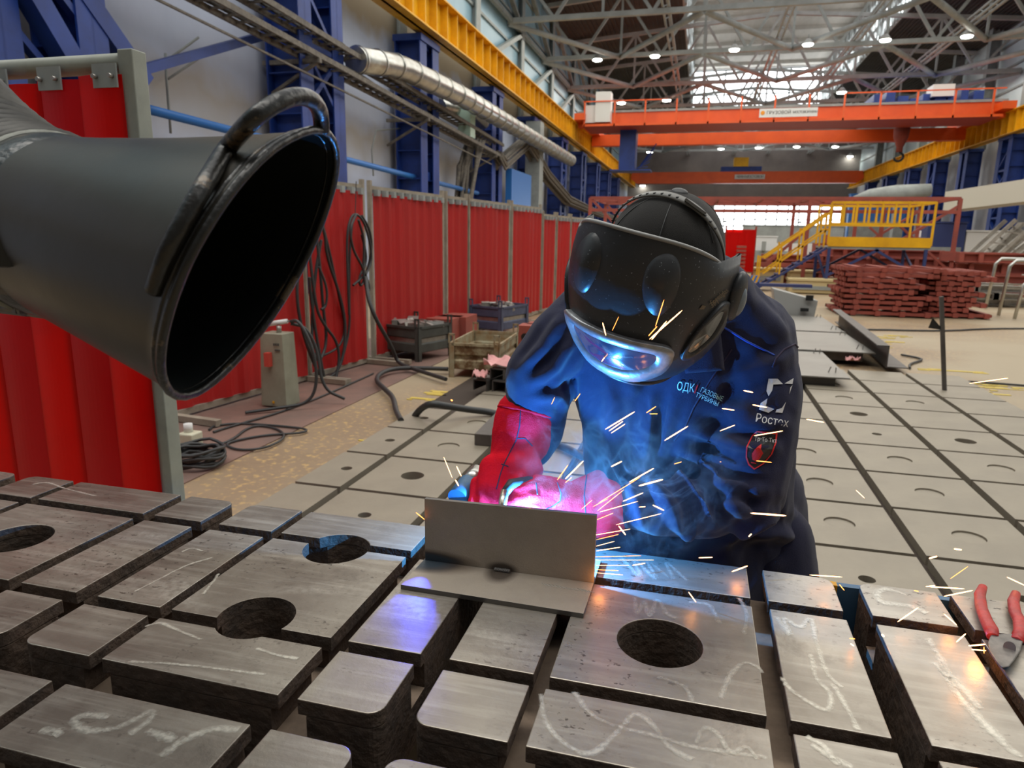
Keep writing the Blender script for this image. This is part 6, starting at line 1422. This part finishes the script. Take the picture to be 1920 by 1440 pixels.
for i, (x0, y0, x1, y1, w_, kd) in enumerate(SP):
    k = 1.22 + .10*math.sin(i*2.1)
    if y0 < 650 and x0 < 1300: k = .90
    elif x0 > 1370: k = 1.16+.05*math.sin(i)
    if y0 > 1055 and x0 > 1150:
        p = onz((x0+x1)/2, max(y0, y1), TZ+.006); k = min((p-EYE).dot(FW)*.985, 1.30)
    a, b_ = dep(x0, y0, k), dep(x1, y1, k+.01); c_ = (a+b_)/2; L_ = max((b_-a).length, .002); r_ = w_*k/F_PX*.52
    if kd not in proto:
        m = MB().tube([V((0, 0, -.5)), V((0, 0, -.42)), V((0, 0, .0)), V((0, 0, .42)), V((0, 0, .5))], [.25, .85, 1.0, .85, .2], 8)
        o = m.build('spark', M['spark_o'] if kd else M['spark'], origin=(0, 0, 0)); proto[kd] = o
    else: o = proto[kd].copy(); COL.objects.link(o)
    o.location = c_; o.scale = (r_, r_, L_); o.rotation_euler = (b_-a).to_track_quat('Z', 'Y').to_euler()
    if x0 > 1500: g = ('sparks over the right of the table', 'glowing orange spark flying low over the right end of the slotted table')
    elif y0 < 650: g = ('sparks before the helmet', 'glowing spark in front of the black welding helmet')
    elif x0 < 1000: g = ('sparks left of the gloves', 'glowing spark flying to the left of the red gloves')
    elif x0 > 1240: g = ('sparks before the left sleeve', 'glowing spark in front of the navy sleeve with the white emblem')
    else: g = ('sparks right of the bracket', 'glowing spark streaming away to the right of the welded bracket')
    tag(o, g[1], 'spark', g[0])
for (px, py, e) in ((1838, 1212, .07), (1385, 1072, .02), (1550, 1105, .012), (1785, 1165, .02), (1800, 1270, .008), (1298, 1125, .006), (1125, 1090, .03)):
    light('spark_glow', 'POINT', onz(px, py, TZ+.02), e, (1, .33, .04), .01)
light('added_blue_spot', 'SPOT', (-.478, 1.165, .955), 4.0, (.03, .06, 1.0), .004, aim=(-.40, .90, .87), spot=(.62, .25))  # added lamp without a source of its own, for blue patches on the slabs
# smoke rising from the arc towards the helmet
def smoke_mat():
    m = bpy.data.materials.new('welding_smoke'); m.use_nodes = True; nt = m.node_tree; N = nt.nodes; L = nt.links; N.clear()
    out = N.new('ShaderNodeOutputMaterial'); v = N.new('ShaderNodeVolumePrincipled'); v.inputs['Color'].default_value = (.9, .95, 1, 1); v.inputs['Anisotropy'].default_value = .1
    geo = N.new('ShaderNodeTexCoord')
    n = N.new('ShaderNodeTexNoise'); n.inputs['Scale'].default_value = 7; n.inputs['Detail'].default_value = 3; n.inputs['Distortion'].default_value = 1.6; L.new(geo.outputs['Object'], n.inputs[0])
    a = N.new('ShaderNodeMath'); a.operation = 'SUBTRACT'; a.inputs[1].default_value = .5; L.new(n.outputs[0], a.inputs[0]); b = N.new('ShaderNodeMath'); b.operation = 'ABSOLUTE'; L.new(a.outputs[0], b.inputs[0])
    r = N.new('ShaderNodeMapRange'); r.inputs[1].default_value = .0; r.inputs[2].default_value = .028; r.inputs[3].default_value = 1; r.inputs[4].default_value = .05; L.new(b.outputs[0], r.inputs[0])
    mp = N.new('ShaderNodeMapping'); mp.vector_type = 'TEXTURE'; mp.inputs['Location'].default_value = (0, 0, 0); mp.inputs['Scale'].default_value = (.24, .14, .19); L.new(geo.outputs['Object'], mp.inputs[0])
    ln = N.new('ShaderNodeVectorMath'); ln.operation = 'LENGTH'; L.new(mp.outputs[0], ln.inputs[0]); f = N.new('ShaderNodeMapRange'); f.inputs[1].default_value = 1; f.inputs[2].default_value = .2; f.inputs[3].default_value = 0; f.inputs[4].default_value = 4.0; L.new(ln.outputs['Value'], f.inputs[0])
    mu = N.new('ShaderNodeMath'); mu.operation = 'MULTIPLY'; L.new(r.outputs[0], mu.inputs[0]); L.new(f.outputs[0], mu.inputs[1]); L.new(mu.outputs[0], v.inputs['Density']); L.new(v.outputs[0], out.inputs['Volume']); return m
sc_ = V((-.10, 1.25, 1.06))
MB().box(sc_, (.52, .30, .40)).build('smoke', smoke_mat(), label='thin blue lit smoke drifting between the gloves and the jacket', cat='smoke', kind='stuff', origin=sc_)
